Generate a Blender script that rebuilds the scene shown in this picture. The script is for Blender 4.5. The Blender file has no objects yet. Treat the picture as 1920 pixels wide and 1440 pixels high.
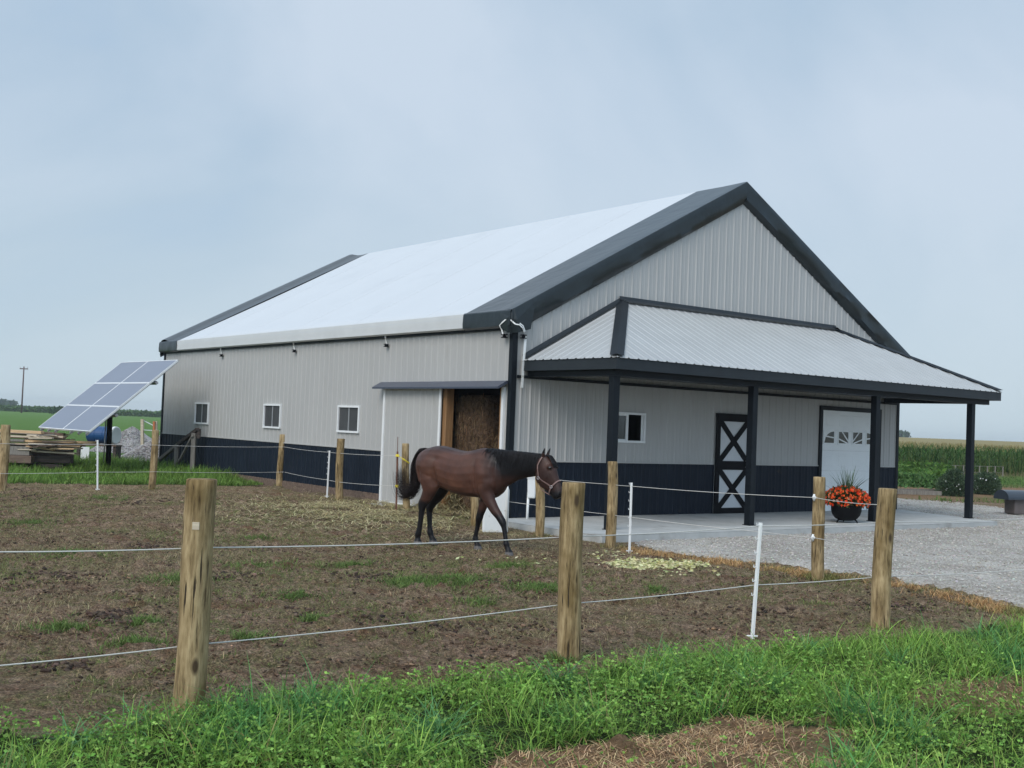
import bpy, math, random
import numpy as np
from mathutils import Vector, Matrix
random.seed(7); rng = np.random.default_rng(11)
S = bpy.context.scene; COL = S.collection
R = math.radians

# ------------------------------------------------------------------ camera
f = 2143.2; pitch = .0363; roll = .0396
Fv = Vector((0, math.cos(pitch), math.sin(pitch))); Rv = Vector((1, 0, 0)); Uv = Rv.cross(Fv)
c_, s_ = math.cos(roll), math.sin(roll)
Rv, Uv = c_*Rv + s_*Uv, -s_*Rv + c_*Uv
CAM = Vector((0, 0, 1.7109))
cd = bpy.data.cameras.new('camera'); co = bpy.data.objects.new('camera', cd); COL.objects.link(co)
co.matrix_world = Matrix(((Rv.x, Uv.x, -Fv.x, CAM.x), (Rv.y, Uv.y, -Fv.y, CAM.y), (Rv.z, Uv.z, -Fv.z, CAM.z), (0, 0, 0, 1)))
cd.sensor_width = 36; cd.lens = f/1920*36; cd.clip_end = 6000; cd.clip_start = .05
S.camera = co
G0 = -.12
def ray(x, y): return Fv + (x-960)/f*Rv - (y-720)/f*Uv
def at(x, y, z=G0):
    d = ray(x, y); return CAM + d*((z-CAM.z)/d.z)
def atD(x, y, D):
    d = ray(x, y); return CAM + d*(D/d.y)

# ------------------------------------------------------------------ helpers
def tag(o, label=None, cat=None, group=None, kind=None):
    for k, v in (('label', label), ('category', cat), ('group', group), ('kind', kind)):
        if v: o[k] = v
    return o
def empty(name, loc=(0, 0, 0), rz=0, **k):
    o = bpy.data.objects.new(name, None); COL.objects.link(o); o.location = loc; o.rotation_euler = (0, 0, rz)
    return tag(o, **k)
def mesh_np(name, V, quads, mat, parent=None, tris=None, smooth=False, cols=None, attrs=None):
    me = bpy.data.meshes.new(name)
    V = np.asarray(V, np.float32); nq = 0 if quads is None else len(quads); nt = 0 if tris is None else len(tris)
    loops = []
    if nq: loops.append(np.asarray(quads, np.int32).ravel())
    if nt: loops.append(np.asarray(tris, np.int32).ravel())
    lp = np.concatenate(loops)
    me.vertices.add(len(V)); me.vertices.foreach_set('co', V.ravel())
    me.loops.add(len(lp)); me.loops.foreach_set('vertex_index', lp)
    me.polygons.add(nq+nt)
    st = np.concatenate([np.arange(nq)*4, nq*4+np.arange(nt)*3]).astype(np.int32)
    me.polygons.foreach_set('loop_start', st)
    me.polygons.foreach_set('use_smooth', np.full(nq+nt, smooth))
    if cols is not None:
        a = me.color_attributes.new('Col', 'FLOAT_COLOR', 'POINT')
        a.data.foreach_set('color', np.concatenate([cols, np.ones((len(cols), 1))], 1).astype(np.float32).ravel())
    for n, d in (attrs or {}).items():
        a = me.attributes.new(n, 'FLOAT', 'POINT'); a.data.foreach_set('value', np.asarray(d, np.float32))
    me.update(calc_edges=True); me.validate()
    me.materials.append(mat)
    o = bpy.data.objects.new(name, me); COL.objects.link(o); o.parent = parent
    return o
class MB:
    def __init__(s): s.v = []; s.f = []
    def add(s, V, F):
        n = len(s.v); s.v += [tuple(p) for p in V]; s.f += [tuple(i+n for i in q) for q in F]; return s
    def box(s, x0, x1, y0, y1, z0, z1, M=None):
        V = [Vector((x, y, z)) for x in (x0, x1) for y in (y0, y1) for z in (z0, z1)]
        if M is not None: V = [M @ p for p in V]
        return s.add(V, [(0, 1, 3, 2), (4, 6, 7, 5), (0, 4, 5, 1), (2, 3, 7, 6), (0, 2, 6, 4), (1, 5, 7, 3)])
    def loft(s, rings, cap=True, closed=True):
        n = len(rings[0]); V = [p for r in rings for p in r]; F = []
        for i in range(len(rings)-1):
            for j in range(n if closed else n-1):
                k = (j+1) % n; F.append((i*n+j, i*n+k, (i+1)*n+k, (i+1)*n+j))
        if cap and closed: F.append(tuple(range(n-1, -1, -1))); F.append(tuple((len(rings)-1)*n+j for j in range(n)))
        return s.add(V, F)
    def tube(s, pts, r, n=8, cap=True):
        pts = [Vector(p) for p in pts]; rr = r if isinstance(r, (list, tuple)) else [r]*len(pts); rings = []
        up = Vector((0, 0, 1)); prev = None
        for i, p in enumerate(pts):
            d = (pts[min(i+1, len(pts)-1)]-pts[max(i-1, 0)]).normalized()
            a = prev if prev is not None else (up if abs(d.dot(up)) < .9 else Vector((1, 0, 0)))
            a = (a-d*a.dot(d)).normalized(); prev = a; b = d.cross(a)
            rings.append([p+(a*math.cos(t)+b*math.sin(t))*rr[i] for t in [2*math.pi*k/n for k in range(n)]])
        return s.loft(rings, cap)
    def bar(s, p, q, w, h, up=(0, 0, 1)):
        p, q = Vector(p), Vector(q); d = (q-p).normalized(); a = Vector(up)
        if abs(a.dot(d)) > .98: a = Vector((1, 0, 0))
        sd = d.cross(a).normalized(); a = sd.cross(d)
        V = [e+sd*(i*w/2)+a*(j*h/2) for e in (p, q) for i, j in ((-1, -1), (1, -1), (1, 1), (-1, 1))]
        return s.add(V, [(3, 2, 1, 0), (4, 5, 6, 7), (0, 1, 5, 4), (1, 2, 6, 5), (2, 3, 7, 6), (3, 0, 4, 7)])
    def build(s, name, mat, parent=None, smooth=False, bevel=0, recalc=True):
        me = bpy.data.meshes.new(name); me.from_pydata(s.v, [], s.f); me.update()
        import bmesh
        bm = bmesh.new(); bm.from_mesh(me)
        if bevel:
            ed = [e for e in bm.edges if len(e.link_faces) == 2 and e.calc_face_angle(0) > .6]
            bmesh.ops.bevel(bm, geom=ed, offset=bevel, segments=2, affect='EDGES', profile=.6)
        if recalc: bmesh.ops.recalc_face_normals(bm, faces=bm.faces)
        bm.to_mesh(me); bm.free()
        if smooth:
            me.polygons.foreach_set('use_smooth', [True]*len(me.polygons))
        me.materials.append(mat)
        o = bpy.data.objects.new(name, me); COL.objects.link(o); o.parent = parent
        return o
# value noise in numpy
def vnoise(x, y, seed=0):
    xi = np.floor(x).astype(np.int64); yi = np.floor(y).astype(np.int64); fx = x-xi; fy = y-yi
    fx = fx*fx*(3-2*fx); fy = fy*fy*(3-2*fy)
    def hsh(a, b):
        h = (a*374761393+b*668265263+seed*1442695041) & 0x7fffffff
        h = ((h ^ (h >> 13))*1274126177) & 0x7fffffff
        return ((h ^ (h >> 16)) & 0xffff)/65535.
    return (hsh(xi, yi)*(1-fx)+hsh(xi+1, yi)*fx)*(1-fy)+(hsh(xi, yi+1)*(1-fx)+hsh(xi+1, yi+1)*fx)*fy
def fbm(x, y, s=0, o=4):
    t = 0; a = .5
    for i in range(o): t = t+a*vnoise(x*2**i+i*17.3, y*2**i-i*9.1, s+i); a *= .5
    return t/(1-.5**o)
def ss(t): t = np.clip(t, 0, 1); return t*t*(3-2*t)
def inpoly(x, y, P):
    r = np.zeros(x.shape, bool); n = len(P)
    for i in range(n):
        x0, y0 = P[i]; x1, y1 = P[(i+1) % n]
        if y0 == y1: continue
        c = ((y0 > y) != (y1 > y)) & (x < (x1-x0)*(y-y0)/(y1-y0)+x0); r ^= c
    return r

# ------------------------------------------------------------------ materials
def mat(name, col=(.5, .5, .5), rough=.6, metal=0, var=0, vscale=5, col2=None, stretch=(1, 1, 1), bump=0, bscale=40, spec=.5,
        attr=None, backlit=0, det=6, coord='Object', dirt=None):
    m = bpy.data.materials.new(name); m.use_nodes = True; nt = m.node_tree; N = nt.nodes; Lk = nt.links
    b = N['Principled BSDF']; b.inputs['Roughness'].default_value = rough; b.inputs['Metallic'].default_value = metal
    b.inputs['Specular IOR Level'].default_value = spec
    tc = N.new('ShaderNodeTexCoord'); mp = N.new('ShaderNodeMapping'); mp.inputs['Scale'].default_value = stretch
    Lk.new(tc.outputs[coord], mp.inputs['Vector'])
    src = None
    if attr:
        a = N.new('ShaderNodeVertexColor'); a.layer_name = attr; src = a.outputs['Color']
    if var or col2:
        nz = N.new('ShaderNodeTexNoise'); nz.inputs['Scale'].default_value = vscale; nz.inputs['Detail'].default_value = det
        nz.inputs['Roughness'].default_value = .65
        Lk.new(mp.outputs[0], nz.inputs['Vector'])
        rp = N.new('ShaderNodeValToRGB'); rp.color_ramp.elements[0].position = .32; rp.color_ramp.elements[1].position = .68
        Lk.new(nz.outputs['Fac'], rp.inputs['Fac'])
        if attr:
            rp.color_ramp.elements[0].color = (1-var,)*3+(1,); rp.color_ramp.elements[1].color = (1+var,)*3+(1,)
            mx = N.new('ShaderNodeMix'); mx.data_type = 'RGBA'; mx.blend_type = 'MULTIPLY'; mx.inputs[0].default_value = 1
            Lk.new(src, mx.inputs[6]); Lk.new(rp.outputs[0], mx.inputs[7]); src = mx.outputs[2]
        else:
            c2 = col2 or tuple(min(1, x*(1+var)) for x in col); c1 = col if col2 else tuple(x*(1-var) for x in col)
            rp.color_ramp.elements[0].color = (*c1, 1); rp.color_ramp.elements[1].color = (*c2, 1); src = rp.outputs[0]
    if dirt:
        n2 = N.new('ShaderNodeTexNoise'); n2.inputs['Scale'].default_value = dirt[1]; n2.inputs['Detail'].default_value = 8
        Lk.new(mp.outputs[0], n2.inputs['Vector'])
        r2 = N.new('ShaderNodeMapRange'); r2.inputs[1].default_value = dirt[2]; r2.inputs[2].default_value = dirt[2]+.15
        Lk.new(n2.outputs['Fac'], r2.inputs[0])
        mx = N.new('ShaderNodeMix'); mx.data_type = 'RGBA'; Lk.new(r2.outputs[0], mx.inputs[0])
        if src: Lk.new(src, mx.inputs[6])
        else: mx.inputs[6].default_value = (*col, 1)
        mx.inputs[7].default_value = (*dirt[0], 1); src = mx.outputs[2]
    if src: Lk.new(src, b.inputs['Base Color'])
    else: b.inputs['Base Color'].default_value = (*col, 1)
    if bump:
        nb = N.new('ShaderNodeTexNoise'); nb.inputs['Scale'].default_value = bscale; nb.inputs['Detail'].default_value = 5
        Lk.new(mp.outputs[0], nb.inputs['Vector'])
        bp = N.new('ShaderNodeBump'); bp.inputs['Strength'].default_value = 1; bp.inputs['Distance'].default_value = bump
        Lk.new(nb.outputs['Fac'], bp.inputs['Height']); Lk.new(bp.outputs[0], b.inputs['Normal'])
    if backlit:
        tr = N.new('ShaderNodeBsdfTranslucent'); ad = N.new('ShaderNodeMixShader'); ad.inputs[0].default_value = backlit
        if src: Lk.new(src, tr.inputs['Color'])
        else: tr.inputs['Color'].default_value = (*col, 1)
        Lk.new(b.outputs[0], ad.inputs[1]); Lk.new(tr.outputs[0], ad.inputs[2])
        Lk.new(ad.outputs[0], N['Material Output'].inputs['Surface'])
    return m
M = dict(
    siding=mat('siding', (.39, .385, .373), .5, var=.04, vscale=1.5, stretch=(1, 1, .3), bump=.002, bscale=3, dirt=((.345, .335, .315), 3, .62)),
    navy=mat('navy_siding', (.007, .012, .022), .5, var=.15, vscale=2, bump=.002, bscale=3, spec=.18, dirt=((.030, .027, .026), 5, .63)),
    trim=mat('dark_trim', (.007, .010, .014), .45, var=.1, vscale=3, spec=.18),
    fascia=mat('fascia', (.022, .027, .032), .42, var=.12, vscale=3, spec=.25),
    white=mat('white_trim', (.72, .73, .73), .45, var=.03, vscale=4),
    fabric=mat('white_fabric', (.54, .56, .58), .55, var=.015, vscale=.6, bump=.015, bscale=.7, dirt=((.51, .53, .55), .8, .58)),
    fabric2=mat('white_fabric_edge', (.55, .56, .56), .5, var=.05, vscale=2, bump=.004, bscale=5),
    band=mat('dark_fabric', (.014, .020, .023), .28, var=.2, vscale=3, bump=.02, bscale=2.2, spec=.42),
    porch=mat('porch_metal', (.40, .405, .40), .38, metal=.1, var=.05, vscale=1.4),
    soffit=mat('soffit', (.085, .09, .095), .6),
    glass=mat('dark_glass', (.03, .035, .04), .12, spec=.8),
    screen=mat('window_screen', (.05, .05, .052), .55, var=.25, vscale=2),
    grey=mat('grey_mullion', (.35, .36, .37), .4, metal=.3),
    gwhite=mat('garage_white', (.78, .81, .82), .4, var=.03, vscale=2),
    dpanel=mat('door_panel', (.58, .60, .62), .5, var=.04, vscale=3),
    jamb=mat('wood_jamb', (.20, .10, .04), .7, col2=(.32, .18, .08), vscale=4, stretch=(6, 6, .6), bump=.003, bscale=20),
    dark=mat('dark_inside', (.02, .018, .016), .9),
    conc=mat('concrete', (.36, .37, .36), .85, col2=(.46, .465, .455), vscale=2.2, bump=.004, bscale=60, dirt=((.27, .26, .24), 1.7, .58)),
    black=mat('black_metal', (.004, .004, .006), .55, spec=.12),
    steel=mat('steel', (.45, .45, .46), .35, metal=.8),
    plastic=mat('white_plastic', (.76, .77, .76), .45, var=.03, vscale=8, dirt=((.42, .38, .31), 7, .62)),
    rope=mat('white_rope', (.55, .535, .50), .7, var=.1, vscale=60),
    yellow=mat('yellow_plastic', (.75, .6, .05), .5),
    rust=mat('rust', (.12, .05, .03), .85, var=.3, vscale=20),
    olddark=mat('weathered_grey_wood', (.12, .105, .09), .85, col2=(.26, .24, .21), vscale=5, stretch=(8, 8, .7), bump=.006, bscale=30),
    tie=mat('dark_timber', (.012, .011, .011), .85, col2=(.10, .075, .062), vscale=3, stretch=(.5, 5, 5), bump=.008, bscale=20),
    tie2=mat('brown_timber', (.07, .045, .032), .85, col2=(.20, .14, .105), vscale=3, stretch=(.5, 5, 5), bump=.008, bscale=20),
    lumber=mat('fresh_lumber', (.44, .28, .14), .75, col2=(.60, .42, .25), vscale=3, stretch=(.6, 8, 8), bump=.003, bscale=30),
    lumber2=mat('pale_lumber', (.42, .34, .25), .75, col2=(.58, .50, .38), vscale=3, stretch=(.6, 8, 8), bump=.003, bscale=30),
    solar=mat('solar_glass', (.17, .185, .235), .3, var=.05, vscale=1.2, spec=1.0),
    blue=mat('blue_plastic', (.012, .06, .17), .38, var=.1, vscale=3),
    orange=mat('orange_wood', (.45, .15, .06), .7, var=.1),
    corrug=mat('white_corrugated', (.55, .57, .58), .5),
    halter=mat('halter_nylon', (.20, .125, .11), .7, var=.12, vscale=60),
    hair=mat('black_hair', (.006, .005, .006), .5, var=.3, vscale=30, spec=.25),
    hair2=mat('brown_black_hair', (.014, .008, .007), .5, var=.5, vscale=20, spec=.25),
    eye=mat('eye', (.01, .007, .006), .08, spec=.8),
    iron=mat('cast_iron', (.004, .004, .005), .6, spec=.15, bump=.003, bscale=40),
    soil=mat('potting_soil', (.03, .02, .015), .95),
    leafv=mat('leaf', rough=.6, attr='Col', backlit=.3, spec=.14),
    strawm=mat('straw', rough=.85, attr='Col', backlit=.1, spec=.2),
    stone=mat('stone', rough=.85, attr='Col', spec=.3),
    flower=mat('flower', rough=.55, attr='Col', backlit=.3, spec=.3),
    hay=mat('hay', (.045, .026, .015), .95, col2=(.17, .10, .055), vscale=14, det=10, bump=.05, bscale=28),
    pole=mat('utility_wood', (.10, .06, .055), .9),
    bark=mat('bark', (.06, .045, .035), .9),
    grill=mat('grill_box', (.11, .09, .085), .7, var=.15, vscale=4),
    lid=mat('grill_lid', (.035, .045, .06), .3, var=.15, vscale=3),
)
def wood_post_mat():
    m = bpy.data.materials.new('post_wood'); m.use_nodes = True; nt = m.node_tree; N = nt.nodes; Lk = nt.links
    b = N['Principled BSDF']; b.inputs['Roughness'].default_value = .85; b.inputs['Specular IOR Level'].default_value = .25
    tc = N.new('ShaderNodeTexCoord'); oi = N.new('ShaderNodeObjectInfo')
    mul = N.new('ShaderNodeMath'); mul.operation = 'MULTIPLY'; mul.inputs[1].default_value = 37; Lk.new(oi.outputs['Random'], mul.inputs[0])
    def noise(sc, st, det=6, rg=.6):
        mp = N.new('ShaderNodeMapping'); mp.inputs['Scale'].default_value = st; Lk.new(tc.outputs['Object'], mp.inputs['Vector'])
        Lk.new(mul.outputs[0], mp.inputs['Location'])
        n = N.new('ShaderNodeTexNoise'); n.inputs['Scale'].default_value = sc; n.inputs['Detail'].default_value = det; n.inputs['Roughness'].default_value = rg
        Lk.new(mp.outputs[0], n.inputs['Vector']); return n
    g = noise(6, (5, 5, .6), 8, .68); big = noise(3, (1.5, 1.5, .8), 3); crack = noise(8, (7, 7, .35), 3, .5)
    r = N.new('ShaderNodeValToRGB'); e = r.color_ramp.elements
    e[0].position = .32; e[0].color = (.10, .065, .032, 1); e[1].position = .70; e[1].color = (.54, .41, .235, 1)
    x = e.new(.48); x.color = (.33, .24, .125, 1); Lk.new(g.outputs['Fac'], r.inputs['Fac'])
    r2 = N.new('ShaderNodeValToRGB'); e = r2.color_ramp.elements; e[0].position = .36; e[0].color = (.50, .46, .37, 1); e[1].position = .6; e[1].color = (1, 1, 1, 1)
    Lk.new(big.outputs['Fac'], r2.inputs['Fac'])
    mx = N.new('ShaderNodeMix'); mx.data_type = 'RGBA'; mx.blend_type = 'MULTIPLY'; mx.inputs[0].default_value = 1
    Lk.new(r.outputs[0], mx.inputs[6]); Lk.new(r2.outputs[0], mx.inputs[7])
    cr = N.new('ShaderNodeMapRange'); cr.inputs[1].default_value = .36; cr.inputs[2].default_value = .31; Lk.new(crack.outputs['Fac'], cr.inputs[0])
    mx2 = N.new('ShaderNodeMix'); mx2.data_type = 'RGBA'; Lk.new(cr.outputs[0], mx2.inputs[0]); Lk.new(mx.outputs[2], mx2.inputs[6]); mx2.inputs[7].default_value = (.035, .025, .016, 1)
    vm = N.new('ShaderNodeMapping'); vm.inputs['Scale'].default_value = (4, 4, 1.7); Lk.new(tc.outputs['Object'], vm.inputs['Vector']); Lk.new(mul.outputs[0], vm.inputs['Location'])
    vk = N.new('ShaderNodeTexVoronoi'); vk.inputs['Scale'].default_value = 1.5; Lk.new(vm.outputs[0], vk.inputs['Vector'])
    kr = N.new('ShaderNodeMapRange'); kr.inputs[1].default_value = .17; kr.inputs[2].default_value = .09; Lk.new(vk.outputs['Distance'], kr.inputs[0])
    mx3 = N.new('ShaderNodeMix'); mx3.data_type = 'RGBA'; Lk.new(kr.outputs[0], mx3.inputs[0]); Lk.new(mx2.outputs[2], mx3.inputs[6]); mx3.inputs[7].default_value = (.07, .045, .025, 1); mx2 = mx3
    Lk.new(mx2.outputs[2], b.inputs['Base Color'])
    bp = N.new('ShaderNodeBump'); bp.inputs['Distance'].default_value = .012; bp.inputs['Strength'].default_value = .8
    su = N.new('ShaderNodeMath'); su.operation = 'SUBTRACT'; Lk.new(g.outputs['Fac'], su.inputs[0]); Lk.new(cr.outputs[0], su.inputs[1])
    Lk.new(su.outputs[0], bp.inputs['Height']); Lk.new(bp.outputs[0], b.inputs['Normal'])
    return m
M['post'] = wood_post_mat()

# ------------------------------------------------------------------ terrain
def H(x, y):
    x = np.asarray(x, float); y = np.asarray(y, float)
    z = G0+.2*ss((y-29)/6)*ss((-4-x)/3)
    z = z-.2*ss((y-29)/6)*ss((-4-x)/3)+.16*ss((y-29)/6)*ss((-4-x)/3)+.07*ss((y-18.5)/3)*ss((1.2-x)/2)*ss((34-y)/2)+.09*np.exp(-((x+5.45)/.7)**2-((y-27.4)/.6)**2)
    r = np.hypot(x, y)
    z = z+2.9*ss((r-88)/260)*ss((x/np.maximum(y, 1)-.15)/.15)*(y > 1)
    return z
def Hf(x, y): return float(H(x, y))
gx, gy = [], []
for px, py in ((-500, 1440), (0, 1378), (230, 1362), (380, 1338), (640, 1300), (900, 1272), (1050, 1262), (1280, 1238), (1420, 1216), (1650, 1196), (1920, 1172), (2300, 1140)):
    p = at(px, py); gx.append(p.x); gy.append(p.y)
BARE = [tuple(at(*p)[:2]) for p in ((850, 1480), (930, 1425), (1060, 1405), (1200, 1392), (1310, 1350), (1400, 1338), (1500, 1345), (1575, 1372), (1600, 1420), (1560, 1480), (1300, 1560), (900, 1560))]
BARE2 = [tuple(at(*p)[:2]) for p in ((1690, 1300), (1760, 1278), (1860, 1268), (2000, 1262), (2080, 1300), (1960, 1330), (1820, 1345), (1720, 1330))]
GRAV = [tuple(at(*p)[:2]) for p in ((1100, 1003), (1150, 1006), (1190, 1022), (1250, 1038), (1340, 1048), (1440, 1057), (1530, 1070), (1620, 1082), (1700, 1094), (1800, 1112), (1920, 1140), (2150, 1210))] + \
       [(9, 11), (16, 16), (24, 27)] + [tuple(at(*p, -.08)[:2]) for p in ((2200, 970), (2050, 962), (1920, 957), (1880, 951), (1800, 943), (1700, 936))] + [(12.4, 37.5), (9.6, 30)]
GA = np.array(GRAV)
def gedge(x, y, r=.28):
    nn = fbm(x*2.5, y*2.5, 61)-.5; nn2 = fbm(x*2.5+50, y*2.5, 62)-.5; t = 0
    for k in range(8): t = t+inpoly(x+nn*.5+r*math.cos(k*.785), y+nn2*.6+r*math.sin(k*.785), GRAV)
    return t/8
def m_near(x, y):   # foreground grass strip
    yb = np.interp(x, gx, gy)+(fbm(x*1.7, y*1.7, 3)-.5)*.55
    g = ss((yb-y)/.12)
    n = (fbm(x*2.2, y*2.2, 5)-.5)
    b = inpoly(x+n*.5, y+n*.7, BARE); b2 = inpoly(x+n*.5, y+n*.6, BARE2)
    return g, b.astype(float), b2.astype(float)
def m_back(x, y):   # grass behind the paddock on the left
    yb = np.interp(x, [-60, -16, -11.5, -8.3, -6.7, -6.0, -5.3, -4.5], [24.6, 24.8, 25.3, 27.2, 28.2, 29.3, 30.6, 60])
    return ss((y-yb-(fbm(x*1.2, y*1.2, 8)-.5)*1.2)/.5)*(x < -4.4)
def m_right(x, y):
    return ss((y-37.2-.15*(x-14)-(fbm(x*.5, y*.5, 9)-.5)*3)/.6)*(x > 6)
def axis(a, b, st, lo, hi, g=1.13):
    c = list(np.arange(a, b, st)); d = st; x = c[-1]
    while x < hi: d *= g; x += d; c.append(x)
    d = st; x = a; pre = []
    while x > lo: d *= g; x -= d; pre.append(x)
    return np.array(pre[::-1]+c)
xs = axis(-12.5, 8.5, .040, -1500, 1500); ys = axis(5., 27, .040, -60, 1500)
X, Y = np.meshgrid(xs, ys); Xf, Yf = X.ravel(), Y.ravel()
g1, b1, b2 = m_near(Xf, Yf); gb = m_back(Xf, Yf); gr = m_right(Xf, Yf)
Z = H(Xf, Yf)
det = ss((28-Yf)/3)*ss((Yf-3)/1)*(np.abs(Xf) < 13)
n1 = fbm(Xf*.8, Yf*.8, 21); n2 = fbm(Xf*3.3, Yf*3.3, 22); n3 = fbm(Xf*10, Yf*10, 23, 3); 
pit = np.clip(.42-vnoise(Xf*4.2, Yf*4.2, 31), 0, 1)
n4 = vnoise(Xf*14, Yf*14, 37); dz = (n1-.5)*.05+(n2-.5)*.05+(n3-.5)*.06*ss(n1*2.4-.4)+np.clip(n3-.6, 0, 1)*.22*ss(n2*3-1)-pit*.07+(n4-.5)*.022
nearslab = ss((np.hypot(Xf-3, (Yf-21))-3)/4)
Z = Z+det*dz*(.35+.65*nearslab)-.0*det
GE = gedge(Xf, Yf)
Z = Z-.07*ss((GE-.6)/.4)
# keep the ground under the barn and the concrete below their undersides
OX, OY, YAW = -.0073, 21.1879, .6534
la = (Xf-OX)*math.cos(YAW)+(Yf-OY)*math.sin(YAW); lb = -(Xf-OX)*math.sin(YAW)+(Yf-OY)*math.cos(YAW)
inb = ((la > -.5) & (la < 12.3) & (lb > -3.2) & (lb < 17.7))
Z = np.where(inb, np.minimum(Z, -.11), Z)
nx, ny = len(xs), len(ys); idx = np.arange(nx*ny).reshape(ny, nx)
Q = np.stack([idx[:-1, :-1], idx[:-1, 1:], idx[1:, 1:], idx[1:, :-1]], -1).reshape(-1, 4)
sr = at(760, 965); straw = ss(1.25-np.hypot((Xf+1.9)/2.6, (Yf-22.4)/2.9)+(fbm(Xf*2, Yf*2, 41)-.5)*1.6)*(Yf < 27)
green = np.clip(g1*(1-b1)*(1-.8*b2)+gb+gr, 0, 1)
farg = ss((np.hypot(Xf, Yf)-36)/14)*(Yf > 0)
tan = ss((np.hypot(Xf, Yf)-66)/6)*(Xf/np.maximum(Yf, 1) > .2)*(Yf > 0)
def ground_mat():
    m = bpy.data.materials.new('ground_soil'); m.use_nodes = True; nt = m.node_tree; N = nt.nodes; Lk = nt.links
    b = N['Principled BSDF']; b.inputs['Roughness'].default_value = .95; b.inputs['Specular IOR Level'].default_value = .15
    tc = N.new('ShaderNodeTexCoord')
    def noise(sc, det=6, rg=.6):
        n = N.new('ShaderNodeTexNoise'); n.inputs['Scale'].default_value = sc; n.inputs['Detail'].default_value = det; n.inputs['Roughness'].default_value = rg
        Lk.new(tc.outputs['Object'], n.inputs['Vector']); return n.outputs['Fac']
    def ramp(src, st):
        r = N.new('ShaderNodeValToRGB'); e = r.color_ramp.elements; e[0].position, e[0].color = st[0][0], (*st[0][1], 1); e[1].position, e[1].color = st[-1][0], (*st[-1][1], 1)
        for p, c in st[1:-1]: q = e.new(p); q.color = (*c, 1)
        Lk.new(src, r.inputs['Fac']); return r.outputs[0]
    def mix(fac, a, bb):
        x = N.new('ShaderNodeMix'); x.data_type = 'RGBA'
        Lk.new(fac, x.inputs[0]) if not isinstance(fac, float) else None
        Lk.new(a, x.inputs[6]); Lk.new(bb, x.inputs[7]); return x.outputs[2]
    def attr(n):
        a = N.new('ShaderNodeAttribute'); a.attribute_name = n; return a.outputs['Fac']
    def mr(src, a, c):
        r = N.new('ShaderNodeMapRange'); r.inputs[1].default_value = a; r.inputs[2].default_value = c; Lk.new(src, r.inputs[0]); return r.outputs[0]
    def mulf(a, c):
        q = N.new('ShaderNodeMath'); q.operation = 'MULTIPLY'; Lk.new(a, q.inputs[0]); Lk.new(c, q.inputs[1]); return q.outputs[0]
    dirt = ramp(noise(9, 12, .72), [(.3, (.05, .030, .019)), (.43, (.185, .122, .081)), (.56, (.34, .24, .167)), (.72, (.52, .40, .29))])
    fine = ramp(noise(60, 6, .8), [(.38, (.32, .29, .27)), (.5, (.95, .95, .95)), (.62, (2.0, 1.85, 1.65))])
    dirt = mix(mr(noise(1.6, 4), .54, .66), dirt, ramp(noise(22, 8, .7), [(.3, (.085, .042, .026)), (.7, (.26, .145, .09))]))
    moss = ramp(noise(30, 8, .7), [(.3, (.095, .088, .038)), (.7, (.28, .25, .13))])
    dirt = mix(mulf(mr(noise(.9, 8, .7), .42, .56), mr(noise(14, 8, .75), .40, .56)), dirt, moss)
    mm = N.new('ShaderNodeMix'); mm.data_type = 'RGBA'; mm.blend_type = 'MULTIPLY'; mm.inputs[0].default_value = .85; Lk.new(dirt, mm.inputs[6]); Lk.new(fine, mm.inputs[7]); dirt = mm.outputs[2]
    stw = ramp(noise(45, 8, .75), [(.3, (.12, .085, .045)), (.7, (.40, .32, .18))])
    c = mix(mulf(attr('straw'), mr(noise(7, 8, .7), .38, .6)), dirt, stw)
    under = ramp(noise(20, 6), [(.3, (.018, .03, .008)), (.7, (.05, .085, .02))])
    field = ramp(noise(.35, 10, .75), [(.3, (.075, .155, .028)), (.7, (.12, .215, .045))])
    c = mix(attr('green'), c, mix(attr('far'), under, field))
    dry = ramp(noise(18, 8, .75), [(.3, (.09, .05, .028)), (.7, (.42, .27, .15))])
    c = mix(attr('bare'), c, dry)
    tn = ramp(noise(.5, 10, .8), [(.3, (.20, .17, .07)), (.7, (.33, .26, .12))])
    c = mix(attr('tan'), c, tn)
    Lk.new(c, b.inputs['Base Color'])
    bp = N.new('ShaderNodeBump'); bp.inputs['Distance'].default_value = .09; bp.inputs['Strength'].default_value = 1
    Lk.new(noise(24, 8, .75), bp.inputs['Height']); Lk.new(bp.outputs[0], b.inputs['Normal'])
    return m
# brown mulch strip beyond the gravel on the right
ml = ((Xf > 8) & (Yf > 36) & (Yf < 62)); 
mulch = ml*ss((fbm(Xf*.28, Yf*.5, 51)-.25)*6)*ss((Yf-36.3)/1)*ss((60-Yf)/8)*ss((50-(Yf-.5*(Xf-16)))/2)
ground = mesh_np('ground', np.stack([Xf, Yf, Z], 1), Q, ground_mat(), smooth=True,
                 attrs=dict(green=green, bare=np.clip(b1+.8*b2+mulch, 0, 1), far=farg, tan=tan, straw=straw))
tag(ground, kind='structure')

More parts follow.
